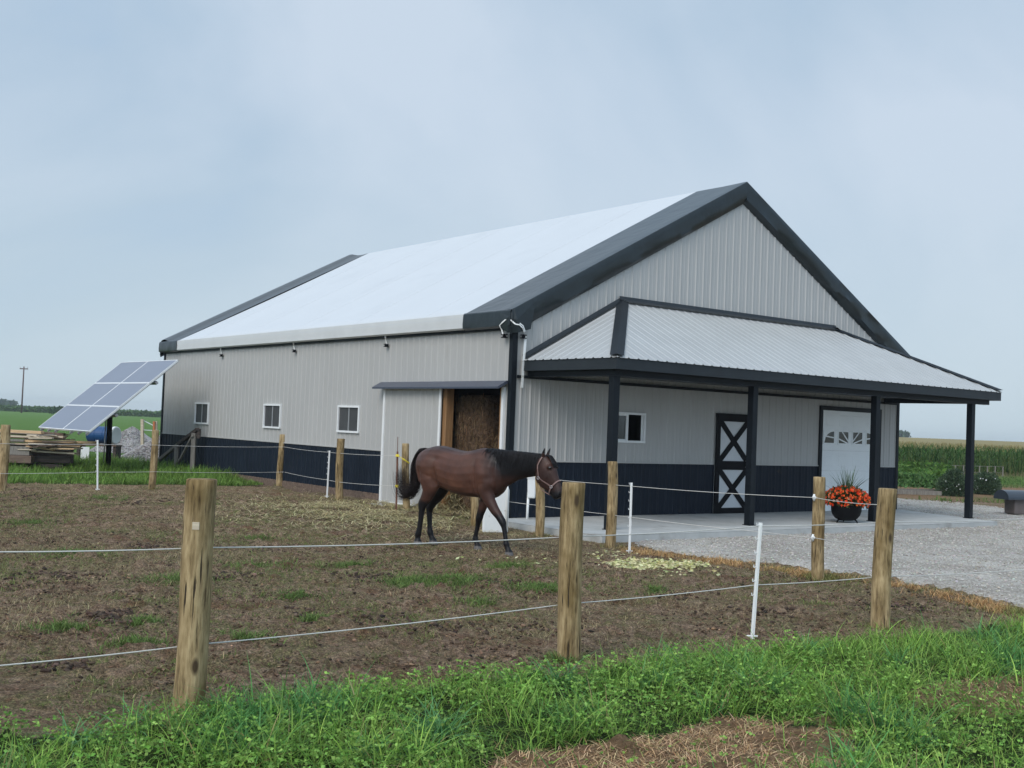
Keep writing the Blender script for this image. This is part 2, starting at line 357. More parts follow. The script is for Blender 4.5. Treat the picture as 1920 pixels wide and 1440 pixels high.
# gravel yard
xs2 = axis(-.2, 11, .045, -1, 30, 1.08); ys2 = axis(11, 24, .045, 9, 40, 1.08)
X2, Y2 = np.meshgrid(xs2, ys2); x2, y2 = X2.ravel(), Y2.ravel()
nn = fbm(x2*2.5, y2*2.5, 61)-.5; nn2 = fbm(x2*2.5+50, y2*2.5, 62)-.5
ins = inpoly(x2+nn*.5, y2+nn2*.6, GRAV)
z2 = -.085+(fbm(x2*.6, y2*.6, 63)-.5)*.05+(fbm(x2*9, y2*9, 64, 3)-.5)*.05+.03*ss((y2-32)/3)
la2 = (x2-OX)*math.cos(YAW)+(y2-OY)*math.sin(YAW); lb2 = -(x2-OX)*math.sin(YAW)+(y2-OY)*math.cos(YAW)
ge2 = gedge(x2, y2); z2 = z2-.05*ss((1-ge2)/.5)
z2 = z2-.02*((la2 > -.6) & (la2 < 12.3) & (lb2 > -3.3))
nx2, ny2 = len(xs2), len(ys2); id2 = np.arange(nx2*ny2).reshape(ny2, nx2)
Q2 = np.stack([id2[:-1, :-1], id2[:-1, 1:], id2[1:, 1:], id2[1:, :-1]], -1).reshape(-1, 4)
ins = ge2 > .3
Q2 = Q2[ins[Q2].sum(1) >= 3]
used = np.unique(Q2); rm = np.zeros(nx2*ny2, int); rm[used] = np.arange(len(used))
gravm = bpy.data.materials.new('gravel'); gravm.use_nodes = True; N = gravm.node_tree.nodes; Lk = gravm.node_tree.links
b = N['Principled BSDF']; b.inputs['Roughness'].default_value = .9; b.inputs['Specular IOR Level'].default_value = .2
tc = N.new('ShaderNodeTexCoord'); vo = N.new('ShaderNodeTexVoronoi'); vo.inputs['Scale'].default_value = 38; Lk.new(tc.outputs['Object'], vo.inputs['Vector'])
rp = N.new('ShaderNodeValToRGB'); e = rp.color_ramp.elements; e[0].position = .1; e[0].color = (.28, .255, .225, 1); e[1].position = .9; e[1].color = (.45, .425, .385, 1)
sp = N.new('ShaderNodeSeparateColor'); Lk.new(vo.outputs['Color'], sp.inputs[0]); Lk.new(sp.outputs[0], rp.inputs['Fac'])
nz = N.new('ShaderNodeTexNoise'); nz.inputs['Scale'].default_value = .8; nz.inputs['Detail'].default_value = 6; Lk.new(tc.outputs['Object'], nz.inputs['Vector'])
r2 = N.new('ShaderNodeValToRGB'); e = r2.color_ramp.elements; e[0].position = .35; e[0].color = (.8, .78, .76, 1); e[1].position = .65; e[1].color = (1.08, 1.08, 1.08, 1); Lk.new(nz.outputs['Fac'], r2.inputs['Fac'])
mx = N.new('ShaderNodeMix'); mx.data_type = 'RGBA'; mx.blend_type = 'MULTIPLY'; mx.inputs[0].default_value = 1; Lk.new(rp.outputs[0], mx.inputs[6]); Lk.new(r2.outputs[0], mx.inputs[7]); Lk.new(mx.outputs[2], b.inputs['Base Color'])
bp = N.new('ShaderNodeBump'); bp.inputs['Distance'].default_value = .012; bp.invert = True; Lk.new(vo.outputs['Distance'], bp.inputs['Height']); Lk.new(bp.outputs[0], b.inputs['Normal'])
tag(mesh_np('gravel_yard', np.stack([x2, y2, z2], 1)[used], rm[Q2], gravm, smooth=True), kind='structure')

# ------------------------------------------------------------------ scatter helpers
def blades(name, P, L, W, lean, az, cols, m, seg=4, droop=1., parent=None, tipdark=None):
    """curved tapering blades; P (n,3) bases"""
    n = len(P); t = np.linspace(0, 1, seg+1)
    dx, dy = np.cos(az), np.sin(az)
    V = np.zeros((n, 2*seg+1, 3), np.float32)
    tw = az+np.pi/2+rng.uniform(-.8, .8, n); wx, wy = np.cos(tw), np.sin(tw)
    for i, ti in enumerate(t):
        out = L*(lean*ti+droop*.45*ti*ti*lean*1.3); up = L*(ti*np.sqrt(np.clip(1-lean**2, .05, 1))-droop*.42*ti**2.4*lean)
        cx, cy, cz = P[:, 0]+dx*out, P[:, 1]+dy*out, P[:, 2]+up
        w = W*(1-ti**1.6)*.5*(1 if i else .7)
        if i < seg:
            V[:, 2*i] = np.stack([cx-wx*w, cy-wy*w, cz], 1); V[:, 2*i+1] = np.stack([cx+wx*w, cy+wy*w, cz], 1)
        else: V[:, 2*i] = np.stack([cx, cy, cz], 1)
    k = 2*seg+1; base = (np.arange(n)*k)[:, None]
    Qs = np.concatenate([base+np.array([2*i, 2*i+1, 2*i+3, 2*i+2]) for i in range(seg-1)]) if seg > 1 else None
    T = base+np.array([2*seg-2, 2*seg-1, 2*seg])
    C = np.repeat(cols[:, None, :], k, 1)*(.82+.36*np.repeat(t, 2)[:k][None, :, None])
    return mesh_np(name, V.reshape(-1, 3), Qs, m, parent, tris=T, smooth=True, cols=np.clip(C.reshape(-1, 3), 0, 1))
def leafmesh(name, C, N_, size, cols, m, parent=None, asp=.6, fold=.25):
    """many small folded leaves, centres C, directions N_ (leaf axis)"""
    n = len(C); A = N_/np.linalg.norm(N_, axis=1, keepdims=True)
    r = rng.normal(size=(n, 3)); Bv = np.cross(A, r); Bv /= np.linalg.norm(Bv, axis=1, keepdims=True)+1e-9; D = np.cross(A, Bv)
    s = size[:, None]
    V = np.stack([C, C+A*s*.5+Bv*s*asp*.5+D*s*fold*.3, C+A*s, C+A*s*.5-Bv*s*asp*.5+D*s*fold*.3, C+A*s*.5], 1)
    base = (np.arange(n)*5)[:, None]
    T = np.concatenate([base+np.array(q) for q in ((0, 1, 4), (1, 2, 4), (2, 3, 4), (3, 0, 4))])
    return mesh_np(name, V.reshape(-1, 3), None, m, parent, tris=T, smooth=False, cols=np.repeat(cols, 5, 0))
def cvar(n, a, b_, j=.15):
    t = rng.random(n)[:, None]; c = np.array(a)*(1-t)+np.array(b_)*t
    return np.clip(c*(1+rng.normal(0, j, (n, 1)))*(1+rng.normal(0, .05, (n, 3))), .003, 1)
ICO_V = None
def rocks(name, C, size, cols, m, parent=None, flat=.7):
    ph = (1+5**.5)/2
    V0 = np.array([(-1, ph, 0), (1, ph, 0), (-1, -ph, 0), (1, -ph, 0), (0, -1, ph), (0, 1, ph), (0, -1, -ph), (0, 1, -ph), (ph, 0, -1), (ph, 0, 1), (-ph, 0, -1), (-ph, 0, 1)])/1.9
    T0 = np.array([(0, 11, 5), (0, 5, 1), (0, 1, 7), (0, 7, 10), (0, 10, 11), (1, 5, 9), (5, 11, 4), (11, 10, 2), (10, 7, 6), (7, 1, 8), (3, 9, 4), (3, 4, 2), (3, 2, 6), (3, 6, 8), (3, 8, 9), (4, 9, 5), (2, 4, 11), (6, 2, 10), (8, 6, 7), (9, 8, 1)])
    n = len(C); J = 1+rng.uniform(-.28, .28, (n, 12, 1)); sc = rng.uniform(.6, 1.3, (n, 1, 3)); sc[:, :, 2] *= flat
    V = V0[None]*J*sc*size[:, None, None]*.5
    a = rng.uniform(0, 6.28, n); ca, sa = np.cos(a)[:, None], np.sin(a)[:, None]
    V = np.stack([V[..., 0]*ca-V[..., 1]*sa, V[..., 0]*sa+V[..., 1]*ca, V[..., 2]], -1)+C[:, None, :]
    T = ((np.arange(n)*12)[:, None, None]+T0[None]).reshape(-1, 3)
    return mesh_np(name, V.reshape(-1, 3), None, m, parent, tris=T, cols=np.repeat(cols, 12, 0))

# ------------------------------------------------------------------ foreground grass and clover
def scatter(x0, x1, y0, y1, n): return rng.uniform(x0, x1, n), rng.uniform(y0, y1, n)
def gz(x, y):   # ground height incl. large bumps
    n1 = fbm(x*.8, y*.8, 21); n2 = fbm(x*3.3, y*3.3, 22)
    return H(x, y)+((n1-.5)*.05+(n2-.5)*.05)
x, y = scatter(-5.2, 8.2, 4.6, 12.6, 190000)
g, bb, bb2 = m_near(x, y)
clump = fbm(x*1.3, y*1.3, 71); fine = fbm(x*5, y*5, 72)
keep = (g > .5) & (rng.random(len(x)) < np.where(bb > .5, .03, np.where(bb2 > .5, .12, .45+.6*fine)))
x, y, clump, fine = x[keep], y[keep], clump[keep], fine[keep]; n = len(x)
edge = np.clip((np.interp(x, gx, gy)-y)/.5, .25, 1)
tall = fbm(x*2.1+9, y*2.1, 73)
L = (.055+.22*ss(tall*2.6-.75)*rng.uniform(.5, 1.3, n)+.06*rng.random(n))*(.6+.4*edge)*np.where(rng.random(n) < .05, 1.5, 1)
cols = cvar(n, (.10, .22, .03), (.31, .47, .10), .28)
bl = ss((tall-.62)*8)[:, None]; cols = cols*(1-bl)+bl*cvar(n, (.05, .17, .04), (.13, .30, .10), .16)
dryb = rng.random(n) < .04; cols[dryb] = cvar(dryb.sum(), (.25, .2, .08), (.35, .28, .14))
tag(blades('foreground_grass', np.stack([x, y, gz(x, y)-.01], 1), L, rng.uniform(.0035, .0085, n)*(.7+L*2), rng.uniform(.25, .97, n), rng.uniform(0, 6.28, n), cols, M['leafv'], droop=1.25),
    'tall green grass growing in the strip in front of the posts', 'grass', kind='stuff')
# clover / alfalfa leaves
x, y = scatter(-5.2, 8.2, 4.6, 12.2, 50000)
g, bb, bb2 = m_near(x, y); cl = fbm(x*.9+30, y*.9, 75)
keep = (g > .8) & (rng.random(len(x)) < np.where(bb > .5, .12, np.where(bb2 > .5, .3, ss(cl*5-1.9))))
x, y, bbk = x[keep], y[keep], bb[keep]; n = len(x)
hgt = rng.uniform(.03, .17, n)*(1-.7*bbk); z = gz(x, y)+hgt
C = np.repeat(np.stack([x, y, z], 1), 3, 0); az = np.repeat(rng.uniform(0, 6.28, n), 3)+np.tile([0, 2.1, 4.2], n)
A = np.stack([np.cos(az), np.sin(az), rng.uniform(-.1, .7, 3*n)], 1)
cc = np.repeat(cvar(n, (.11, .24, .04), (.29, .47, .11), .24), 3, 0)
TC = []
for (px_, py_, nb, lmax) in ((1052, 1290, 70, .42), (815, 1385, 110, .40), (1225, 1290, 60, .32), (1240, 1240, 40, .3), (1520, 1235, 60, .33), (1680, 1250, 60, .33), (560, 1330, 60, .34), (420, 1350, 60, .3), (700, 1420, 50, .3), (1400, 1300, 60, .33), (1720, 1400, 60, .3), (1850, 1200, 60, .36), (150, 1400, 60, .3), (260, 1365, 50, .28), (1600, 1420, 40, .3), (960, 1290, 50, .3)):
    p = at(px_, py_)
    for i in range(nb): TC.append((p.x+random.gauss(0, .06), p.y+random.gauss(0, .06), lmax*random.uniform(.5, 1)))
TC = np.array(TC); n_t = len(TC)
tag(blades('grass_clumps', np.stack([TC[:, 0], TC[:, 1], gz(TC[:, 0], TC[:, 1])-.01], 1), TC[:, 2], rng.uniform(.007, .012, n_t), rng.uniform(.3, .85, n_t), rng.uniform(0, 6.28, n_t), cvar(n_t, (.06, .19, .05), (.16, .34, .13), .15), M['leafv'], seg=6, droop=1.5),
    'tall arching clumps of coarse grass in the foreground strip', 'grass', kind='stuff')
tag(leafmesh('clover_leaves', C, A, rng.uniform(.012, .030, 3*n), cc, M['leafv'], asp=.75),
    'clover and alfalfa leaves among the foreground grass', 'clover', kind='stuff')
# dry bits in the bare patches
x, y = scatter(-1.2, 6.5, 4.8, 9.6, 110000); g, bb, bb2 = m_near(x, y); keep = (bb > .5) | ((bb2 > .5) & (rng.random(len(x)) < .35)); x, y = x[keep], y[keep]
dn = fbm(x*3, y*3, 78); k = rng.random(len(x)) < .25+ss(dn*4-1.3); x, y = x[k], y[k]; n = len(x)
tag(blades('dry_grass', np.stack([x, y, gz(x, y)], 1), rng.uniform(.03, .10, n), rng.uniform(.003, .006, n), rng.uniform(.6, .97, n), rng.uniform(0, 6.28, n),
    cvar(n, (.30, .15, .07), (.72, .52, .30), .28), M['strawm'], seg=3), 'dead brown grass in the bare patch at the bottom edge', 'dry grass', kind='stuff')

# sparse tufts and litter in the paddock
x, y = scatter(-11, 6.5, 7, 27.5, 46000); g, bb, bb2 = m_near(x, y); gbk = m_back(x, y); ing = inpoly(x, y, GRAV)
dn = fbm(x*.75, y*.75, 81)*.6+fbm(x*3.1, y*3.1, 82)*.4; k = (g < .5) & (gbk < .3) & ~ing & (rng.random(len(x)) < .16+ss((dn-.44)*8)); x, y, dn = x[k], y[k], dn[k]
rep = 9; n = len(x)*rep; x = np.repeat(x, rep)+rng.normal(0, .035, n); y = np.repeat(y, rep)+rng.normal(0, .035, n)
gc = (ss((fbm(x*.5+3, y*.5, 83)-.40)*7)*(rng.random(n) < .75))[:, None]
cols = cvar(n, (.19, .15, .075), (.48, .39, .23), .28)*(1-gc)+gc*cvar(n, (.09, .13, .03), (.22, .27, .08), .22)
tag(blades('paddock_grass_tufts', np.stack([x, y, gz(x, y)], 1), rng.uniform(.02, .075, n), rng.uniform(.004, .008, n), rng.uniform(.3, .95, n), rng.uniform(0, 6.28, n), cols, M['leafv'], seg=2),
    'short sparse grass tufts scattered over the trodden paddock dirt', 'grass', kind='stuff')
# bright weed patches seen in the paddock
px = []
for (cx, cy, rx, ry, m_) in ((770, 1092, 40, 9, 420), (850, 1090, 45, 9, 420), (955, 1062, 35, 6, 160), (1020, 1105, 55, 8, 380), (1225, 1110, 25, 6, 90), (60, 980, 45, 6, 150), (330, 1090, 70, 10, 160), (480, 1060, 80, 9, 150), (140, 1040, 70, 8, 170), (250, 1210, 60, 9, 100), (660, 1060, 60, 6, 110), (120, 1180, 60, 9, 120), (560, 1120, 50, 7, 80), (460, 1200, 50, 8, 60), (900, 1130, 50, 7, 70), (200, 942, 40, 5, 200), (590, 1165, 20, 5, 70), (480, 1010, 25, 5, 80), (270, 1170, 30, 6, 90), (1060, 1240, 20, 6, 150)):
    for i in range(m_): a = random.uniform(0, 6.28); r = abs(random.gauss(0, .75)); p = at(cx+rx*r*math.cos(a), cy+ry*r*math.sin(a)); px.append(p[:2])
px = np.array(px); n = len(px)*5; x = np.repeat(px[:, 0], 5)+rng.normal(0, .04, n); y = np.repeat(px[:, 1], 5)+rng.normal(0, .04, n)
tag(blades('paddock_weeds', np.stack([x, y, gz(x, y)], 1), rng.uniform(.03, .11, n), rng.uniform(.006, .012, n), rng.uniform(.3, .9, n), rng.uniform(0, 6.28, n), cvar(n, (.08, .13, .03), (.17, .24, .07), .22), M['leafv'], seg=3),
    'patches of low green weeds in the paddock dirt behind the middle post', 'weeds', kind='stuff')
# clods
x, y = scatter(-10.5, 6, 7.5, 25, 150000); g, bb, bb2 = m_near(x, y); dn = fbm(x*1.3, y*1.3, 86); k = (g < .3) & (m_back(x, y) < .2) & ~inpoly(x, y, GRAV) & (rng.random(len(x)) < .25+ss((dn-.47)*7)); x, y = x[k], y[k]; n = len(x)
tag(rocks('dirt_clods', np.stack([x, y, gz(x, y)+.004], 1), rng.uniform(.012, .045, n)*rng.uniform(.4, 1, n), cvar(n, (.03, .016, .009), (.18, .115, .07), .4), M['stone'], flat=.55),
    'dark soil clods trodden up across the paddock', 'clods', kind='stuff')
mx_, my_ = [], []
for (cx, cy, rx, ry, m_) in ((95, 1078, 40, 6, 170), (218, 1158, 45, 9, 260), (268, 1024, 30, 4, 130), (478, 1032, 25, 4, 90), (430, 1082, 35, 5, 120), (327, 946, 25, 4, 90), (560, 1150, 25, 5, 60), (255, 950, 30, 4, 80), (940, 1095, 25, 5, 60), (680, 1080, 45, 7, 120), (1440, 1150, 60, 7, 90), (1700, 1140, 60, 6, 80), (110, 1250, 40, 7, 70), (1030, 1180, 60, 9, 90), (60, 940, 40, 4, 90), (1290, 1120, 50, 7, 60), (720, 1165, 60, 9, 70), (830, 1180, 60, 9, 60)):
    for i in range(m_): p = at(cx+rx*random.gauss(0, .75), cy+ry*random.gauss(0, .8)); mx_.append(p.x); my_.append(p.y)
mx_, my_ = np.array(mx_), np.array(my_); n = len(mx_)
tag(rocks('manure_lumps', np.stack([mx_, my_, gz(mx_, my_)+.012], 1), rng.uniform(.015, .06, n), cvar(n, (.03, .018, .012), (.11, .07, .048), .35), M['stone'], flat=.6),
    'dark crumbled manure and turned soil patches in the paddock', 'manure', kind='stuff')
# dry orange fringe along the gravel
pts = [at(*p) for p in ((1160, 1030), (1300, 1050), (1400, 1062), (1500, 1075), (1600, 1092), (1700, 1105), (1800, 1125), (1920, 1150), (2060, 1190))]
fx, fy = [], []
for i in range(len(pts)-1):
    for k_ in range(1700): t = random.random(); p = pts[i].lerp(pts[i+1], t); fx.append(p.x+random.gauss(0, .12)); fy.append(p.y+random.gauss(-.05, .24))
fx, fy = np.array(fx), np.array(fy); k = rng.random(len(fx)) < ss(fbm(fx*2, fy*2, 88)*4-1.2); fx, fy = fx[k], fy[k]; n = len(fx)
gk = .8*ss((fbm(fx*1.2, fy*1.2, 89)-.58)*9)[:, None]
cols = cvar(n, (.30, .16, .06), (.56, .37, .18), .22)*(1-gk)+gk*cvar(n, (.10, .13, .03), (.2, .22, .07), .2)
tag(blades('dry_verge_grass', np.stack([fx, fy, gz(fx, fy)], 1), rng.uniform(.04, .13, n), rng.uniform(.004, .009, n), rng.uniform(.3, .95, n), rng.uniform(0, 6.28, n), cols, M['strawm'], seg=3),
    'dry orange grass along the edge of the gravel', 'dry grass', kind='stuff')
# back-left grass
x, y = scatter(-19, -4.2, 24.3, 38, 150000); dist = np.hypot(x, y); mb = m_back(x, y)
la_ = (x-OX)*math.cos(YAW)+(y-OY)*math.sin(YAW)
k = (mb > .5) & (la_ < -.05) & (rng.random(len(x)) < np.where(y < 33, .85, .45)) & (rng.random(len(x)) < .3+fbm(x*1.5, y*1.5, 91)); x, y = x[k], y[k]; n = len(x)
tl = fbm(x*.9, y*.9, 92)
tag(blades('back_grass', np.stack([x, y, H(x, y)], 1), (.10+.28*ss(tl*2.5-.7))*rng.uniform(.5, 1.2, n), rng.uniform(.010, .022, n), rng.uniform(.15, .8, n), rng.uniform(0, 6.28, n), cvar(n, (.09, .18, .028), (.21, .32, .075), .24), M['leafv'], seg=3),
    'tall green grass between the back fence and the solar panels', 'grass', kind='stuff')
# far field turf on the left
x = rng.uniform(-60, -6, 60000); y = rng.uniform(36, 110, 60000); la_ = (x-OX)*math.cos(YAW)+(y-OY)*math.sin(YAW); k = (la_ < -.5) & (x/y < -.2) & (x/y > -.75); x, y = x[k], y[k]; n = len(x)
tag(blades('field_grass', np.stack([x, y, H(x, y)], 1), rng.uniform(.1, .28, n), rng.uniform(.03, .07, n), rng.uniform(.2, .8, n), rng.uniform(0, 6.28, n), cvar(n, (.07, .15, .028), (.125, .225, .045), .12), M['leafv'], seg=2),
    'bright green hay field beyond the solar panels', 'field', kind='stuff')
# straw
def strands(name, P, L, W, cols, m, tilt=.25):
    n = len(P); az = rng.uniform(0, 6.28, n); tz = rng.normal(0, tilt, n)
    d = np.stack([np.cos(az)*np.cos(tz), np.sin(az)*np.cos(tz), np.sin(tz)], 1)*L[:, None]/2; w = np.stack([-np.sin(az), np.cos(az), np.zeros(n)], 1)*W[:, None]/2
    up = np.stack([np.zeros(n), np.zeros(n), W*.4], 1); bend = np.stack([np.zeros(n), np.zeros(n), rng.uniform(0, .12, n)*L], 1)
    V = np.stack([P-d-w, P-d+w, P+bend-w+up, P+bend+w+up, P+d-w, P+d+w], 1)
    Qs = np.concatenate([(np.arange(n)*6)[:, None]+np.array(q) for q in ((0, 1, 3, 2), (2, 3, 5, 4))])
    return mesh_np(name, V.reshape(-1, 3), Qs, m, cols=np.repeat(cols, 6, 0))
x = rng.normal(-1.9, 1.5, 14000); y = rng.normal(22.2, 1.7, 14000); k = (rng.random(14000) < ss(fbm(x*1.6, y*1.6, 95)*5-1.7)) & (y < 26.3)
la_ = (x-OX)*math.cos(YAW)+(y-OY)*math.sin(YAW); k &= la_ < -.05; x, y = x[k], y[k]; n = len(x)
tag(strands('straw_litter', np.stack([x, y, gz(x, y)+.012+rng.uniform(0, .03, n)], 1), rng.uniform(.1, .35, n), rng.uniform(.005, .012, n), cvar(n, (.30, .24, .10), (.56, .49, .29), .18), M['strawm'], .12),
    'loose straw spread over the dirt by the barn door', 'straw', kind='stuff')
p0 = at(852, 966); r = np.abs(rng.normal(0, .42, 6500)); a = rng.uniform(0, 6.28, 6500); hx = p0.x+r*np.cos(a)*1.2-.05; hy = p0.y+.3+r*np.sin(a)*.9; hz = G0+.08+.62*np.exp(-(r/.42)**2)*rng.uniform(.1, 1, 6500)
tag(strands('hay_pile', np.stack([hx, hy, hz], 1), rng.uniform(.12, .4, 6500), rng.uniform(.005, .012, 6500), cvar(6500, (.24, .19, .085), (.50, .43, .25), .2), M['strawm'], .35),
    'heap of loose hay spilling out below the open barn door', 'hay', kind='stuff')
# pale husks by the gravel
hx, hy = [], []
for (cx, cy, rx, ry, m_) in ((1235, 1062, 95, 9, 1300), (1150, 1050, 60, 14, 110), (1290, 1075, 70, 12, 60), (1010, 1045, 80, 16, 30), (880, 1048, 60, 10, 10)):
    for i in range(m_): a = random.uniform(0, 6.28); r = random.random()**.6; p = at(cx+rx*r*math.cos(a), cy+ry*r*math.sin(a)); hx.append(p.x); hy.append(p.y)
hx, hy = np.array(hx), np.array(hy); n = len(hx)
A = rng.normal(0, 1, (n, 3)); A[:, 2] = np.abs(A[:, 2])*.1
tag(leafmesh('corn_husks', np.stack([hx, hy, gz(hx, hy)+.02], 1), A, rng.uniform(.03, .095, n), cvar(n, (.42, .42, .16), (.68, .64, .40), .12), M['strawm'], asp=.4),
    'pale yellow corn husks scattered on the dirt near the gravel', 'corn husks', kind='stuff')
# loose stones on the gravel
x, y = scatter(-.2, 15, 11, 36, 70000); k = inpoly(x+(fbm(x*2.5, y*2.5, 61)-.5)*.6, y+(fbm(x*2.5+50, y*2.5, 62)-.5)*.7, GRAV); x, y = x[k], y[k]
la_ = (x-OX)*math.cos(YAW)+(y-OY)*math.sin(YAW); lb_ = -(x-OX)*math.sin(YAW)+(y-OY)*math.cos(YAW); k = ~((la_ > -.45) & (la_ < 11.9) & (lb_ > -3.2)); x, y = x[k], y[k]; n = len(x)
tag(rocks('gravel_stones', np.stack([x, y, -.085+(fbm(x*.6, y*.6, 63)-.5)*.05+.004+.03*ss((y-32)/3)-.05*ss((1-gedge(x, y))/.5)], 1), rng.uniform(.012, .036, n), cvar(n, (.29, .265, .235), (.51, .48, .44), .10), M['stone']),
    'crushed pale limestone gravel in front of the porch', 'gravel', kind='stuff')

# ------------------------------------------------------------------ barn
W_, L_ = 12.19, 17.58; ZE, ZR, AE = 3.84, 7.24, -.14; AR = 6.2
barn = empty('barn', (OX, OY, 0), YAW, label='grey metal-sided barn with navy wainscot and a white fabric roof', cat='barn')
def BL(a, b, z=0): return Vector((OX+a*math.cos(YAW)-b*math.sin(YAW), OY+a*math.sin(YAW)+b*math.cos(YAW), z))
def zroof(a): return ZE+(ZR-ZE)*(min(a, 2*AR-a)-AE)/(AR-AE)
RP = .2286
def ribh(c, h=.02):
    h *= .75
    d = abs((c+RP/2) % RP-RP/2)
    if d < .012: return h
    if d < .032: return h*(.032-d)/.02
    d2 = abs((c) % RP-RP/2)          # small stiffening bead mid panel
    return .003 if d2 < .01 else 0
def csamples(c0, c1):
    s = {c0, c1}; k = math.floor(c0/RP)-1
    while k*RP < c1+RP:
        for o in (-.032, -.012, .012, .032, RP/2-.02, RP/2-.009, RP/2+.009, RP/2+.02):
            if c0 < k*RP+o < c1: s.add(round(k*RP+o, 5))
        k += 1
    return sorted(s)
def ribbed(mb, P, c0, c1, zlo, zhi, holes=(), h=.02):
    cuts = sorted({c0, c1} | {min(max(q, c0), c1) for x in holes for q in x[:2]})
    for i in range(len(cuts)-1):
        a, b_ = cuts[i], cuts[i+1]
        if b_-a < 1e-4: continue
        mid = (a+b_)/2; hs = sorted([x for x in holes if x[0]-1e-6 <= mid <= x[1]+1e-6], key=lambda x: x[2])
        spans = []; lo = zlo
        for x in hs:
            if x[2] > lo: spans.append((lo, x[2]))
            lo = max(lo, x[3])
        spans.append((lo, None))
        cs = csamples(a, b_)
        for z0, z1 in spans:
            V = []
            for c in cs:
                zt = zhi(c) if callable(zhi) else zhi
                zz = zt if z1 is None else min(z1, zt); zb = zlo(c) if callable(z0) else z0
                V += [P(c, min(zb, zz), ribh(c, h)), P(c, zz, ribh(c, h))]
            mb.add(V, [(2*j, 2*j+2, 2*j+3, 2*j+1) for j in range(len(cs)-1)])
def core(mb, P, c0, c1, zlo, zhi, holes, t0=.03, t1=.15):
    cuts = sorted({c0, c1} | {q for x in holes for q in x[:2] if c0 < q < c1} | ({AR} if callable(zhi) else set()))
    for i in range(len(cuts)-1):
        a, b_ = cuts[i], cuts[i+1]; mid = (a+b_)/2
        hs = sorted([x for x in holes if x[0] <= mid <= x[1]], key=lambda x: x[2]); lo = zlo; spans = []
        for x in hs:
            if x[2] > lo: spans.append((lo, x[2], 0))
            lo = max(lo, x[3])
        spans.append((lo, None, 1))
        for z0, z1, top in spans:
            za = (zhi(a) if callable(zhi) else zhi) if top else z1; zb = (zhi(b_) if callable(zhi) else zhi) if top else z1
            V = [P(a, z0, -t0), P(b_, z0, -t0), P(b_, zb, -t0), P(a, za, -t0), P(a, z0, -t1), P(b_, z0, -t1), P(b_, zb, -t1), P(a, za, -t1)]
            mb.add(V, [(0, 1, 2, 3), (5, 4, 7, 6), (0, 4, 5, 1), (2, 6, 7, 3), (0, 3, 7, 4), (1, 5, 6, 2)])
PS = lambda c, z, h: Vector((-h, c, z))            # left side wall, c along b
PG = lambda c, z, h: Vector((c, -h, z))            # front gable, c along a
PR = lambda c, z, h: Vector((W_+h, c, z))
PB = lambda c, z, h: Vector((c, L_+h, z))
WZ = 1.05
swin = [(5.51, 6.50), (9.43, 10.41), (13.98, 14.96)]
holesS = [(a+.03, b-.03, 1.43, 1.99) for a, b in swin]+[(.26, 2.2, -.3, 2.42)]
GW = (2.46, 3.44, 1.458, 2.068); DD = (5.535, 6.668, 2.155); GD = (9.15, 11.40, 2.395)
holesG = [(GW[0]+.03, GW[1]-.03, GW[2]+.03, GW[3]-.03), (DD[0]+.04, DD[1]-.04, 0, DD[2]-.04), (GD[0]+.03, GD[1]-.03, 0, GD[2]-.03)]
topG = lambda c: zroof(c)-.30
for nm, P, c1, hl, zt, z0 in (('side', PS, L_, holesS, 3.72, .12), ('front', PG, W_, holesG, topG, 0), ('right', PR, L_, [], 3.72, .0), ('back', PB, W_, [], topG, 0)):
    up = MB(); ribbed(up, P, .0, c1, WZ+.02, zt, hl); up.build('wall', M['siding'], barn)
    lo = MB(); ribbed(lo, P, .0, c1, z0, WZ, hl); lo.build('wainscot', M['navy'], barn)
    cr = MB(); core(cr, P, .03, c1-.03, -.12, zt, hl); cr.build('wall_frame', M['dark'], barn)
# thin cap strip on the wainscot
mb = MB()
def strip(mb, P, segs, z0, z1, t):
    for a, b_ in segs:
        V = [P(a, z0, 0), P(b_, z0, 0), P(b_, z1, 0), P(a, z1, 0), P(a, z0, t), P(b_, z0, t), P(b_, z1, t), P(a, z1, t)]
        mb.add(V, [(4, 5, 6, 7), (0, 4, 7, 3), (1, 2, 6, 5), (3, 7, 6, 2), (0, 1, 5, 4), (0, 3, 2, 1)])
for P_, a_, b__ in ((PS, 4.4, L_-.08), (PG, .08, DD[0]-.002), (PG, DD[1]+.002, GD[0]-.08), (PG, GD[1]+.08, W_-.08)):
    mb = MB(); strip(mb, P_, [(a_, b__)], WZ-.004, WZ+.022, .026); mb.build('wainscot_cap', M['siding'], barn)

mb = MB(); strip(mb, PS, [(2.25, L_)], -.2, .125, -.02); strip(mb, PS, [(2.25, L_)], -.2, .115, .012); mb.build('grade_board', M['tie2'], barn)
# corner trims
for a, b_, w in ((0, 0, .075), (W_, 0, .06), (0, L_, .06), (W_, L_, .06)):
    sx = -1 if a == 0 else 1; sy = -1 if b_ == 0 else 1; q = MB()
    z1 = 3.70
    q.box(a-(w+.01 if sx > 0 else .035), a+(w+.01 if sx < 0 else .035), b_-(w if sy > 0 else .035), b_+(w if sy < 0 else .035), -.12 if (a, b_) != (W_, 0) else .0, z1)
    q.build('corner_post', M['trim'], barn, bevel=.006)
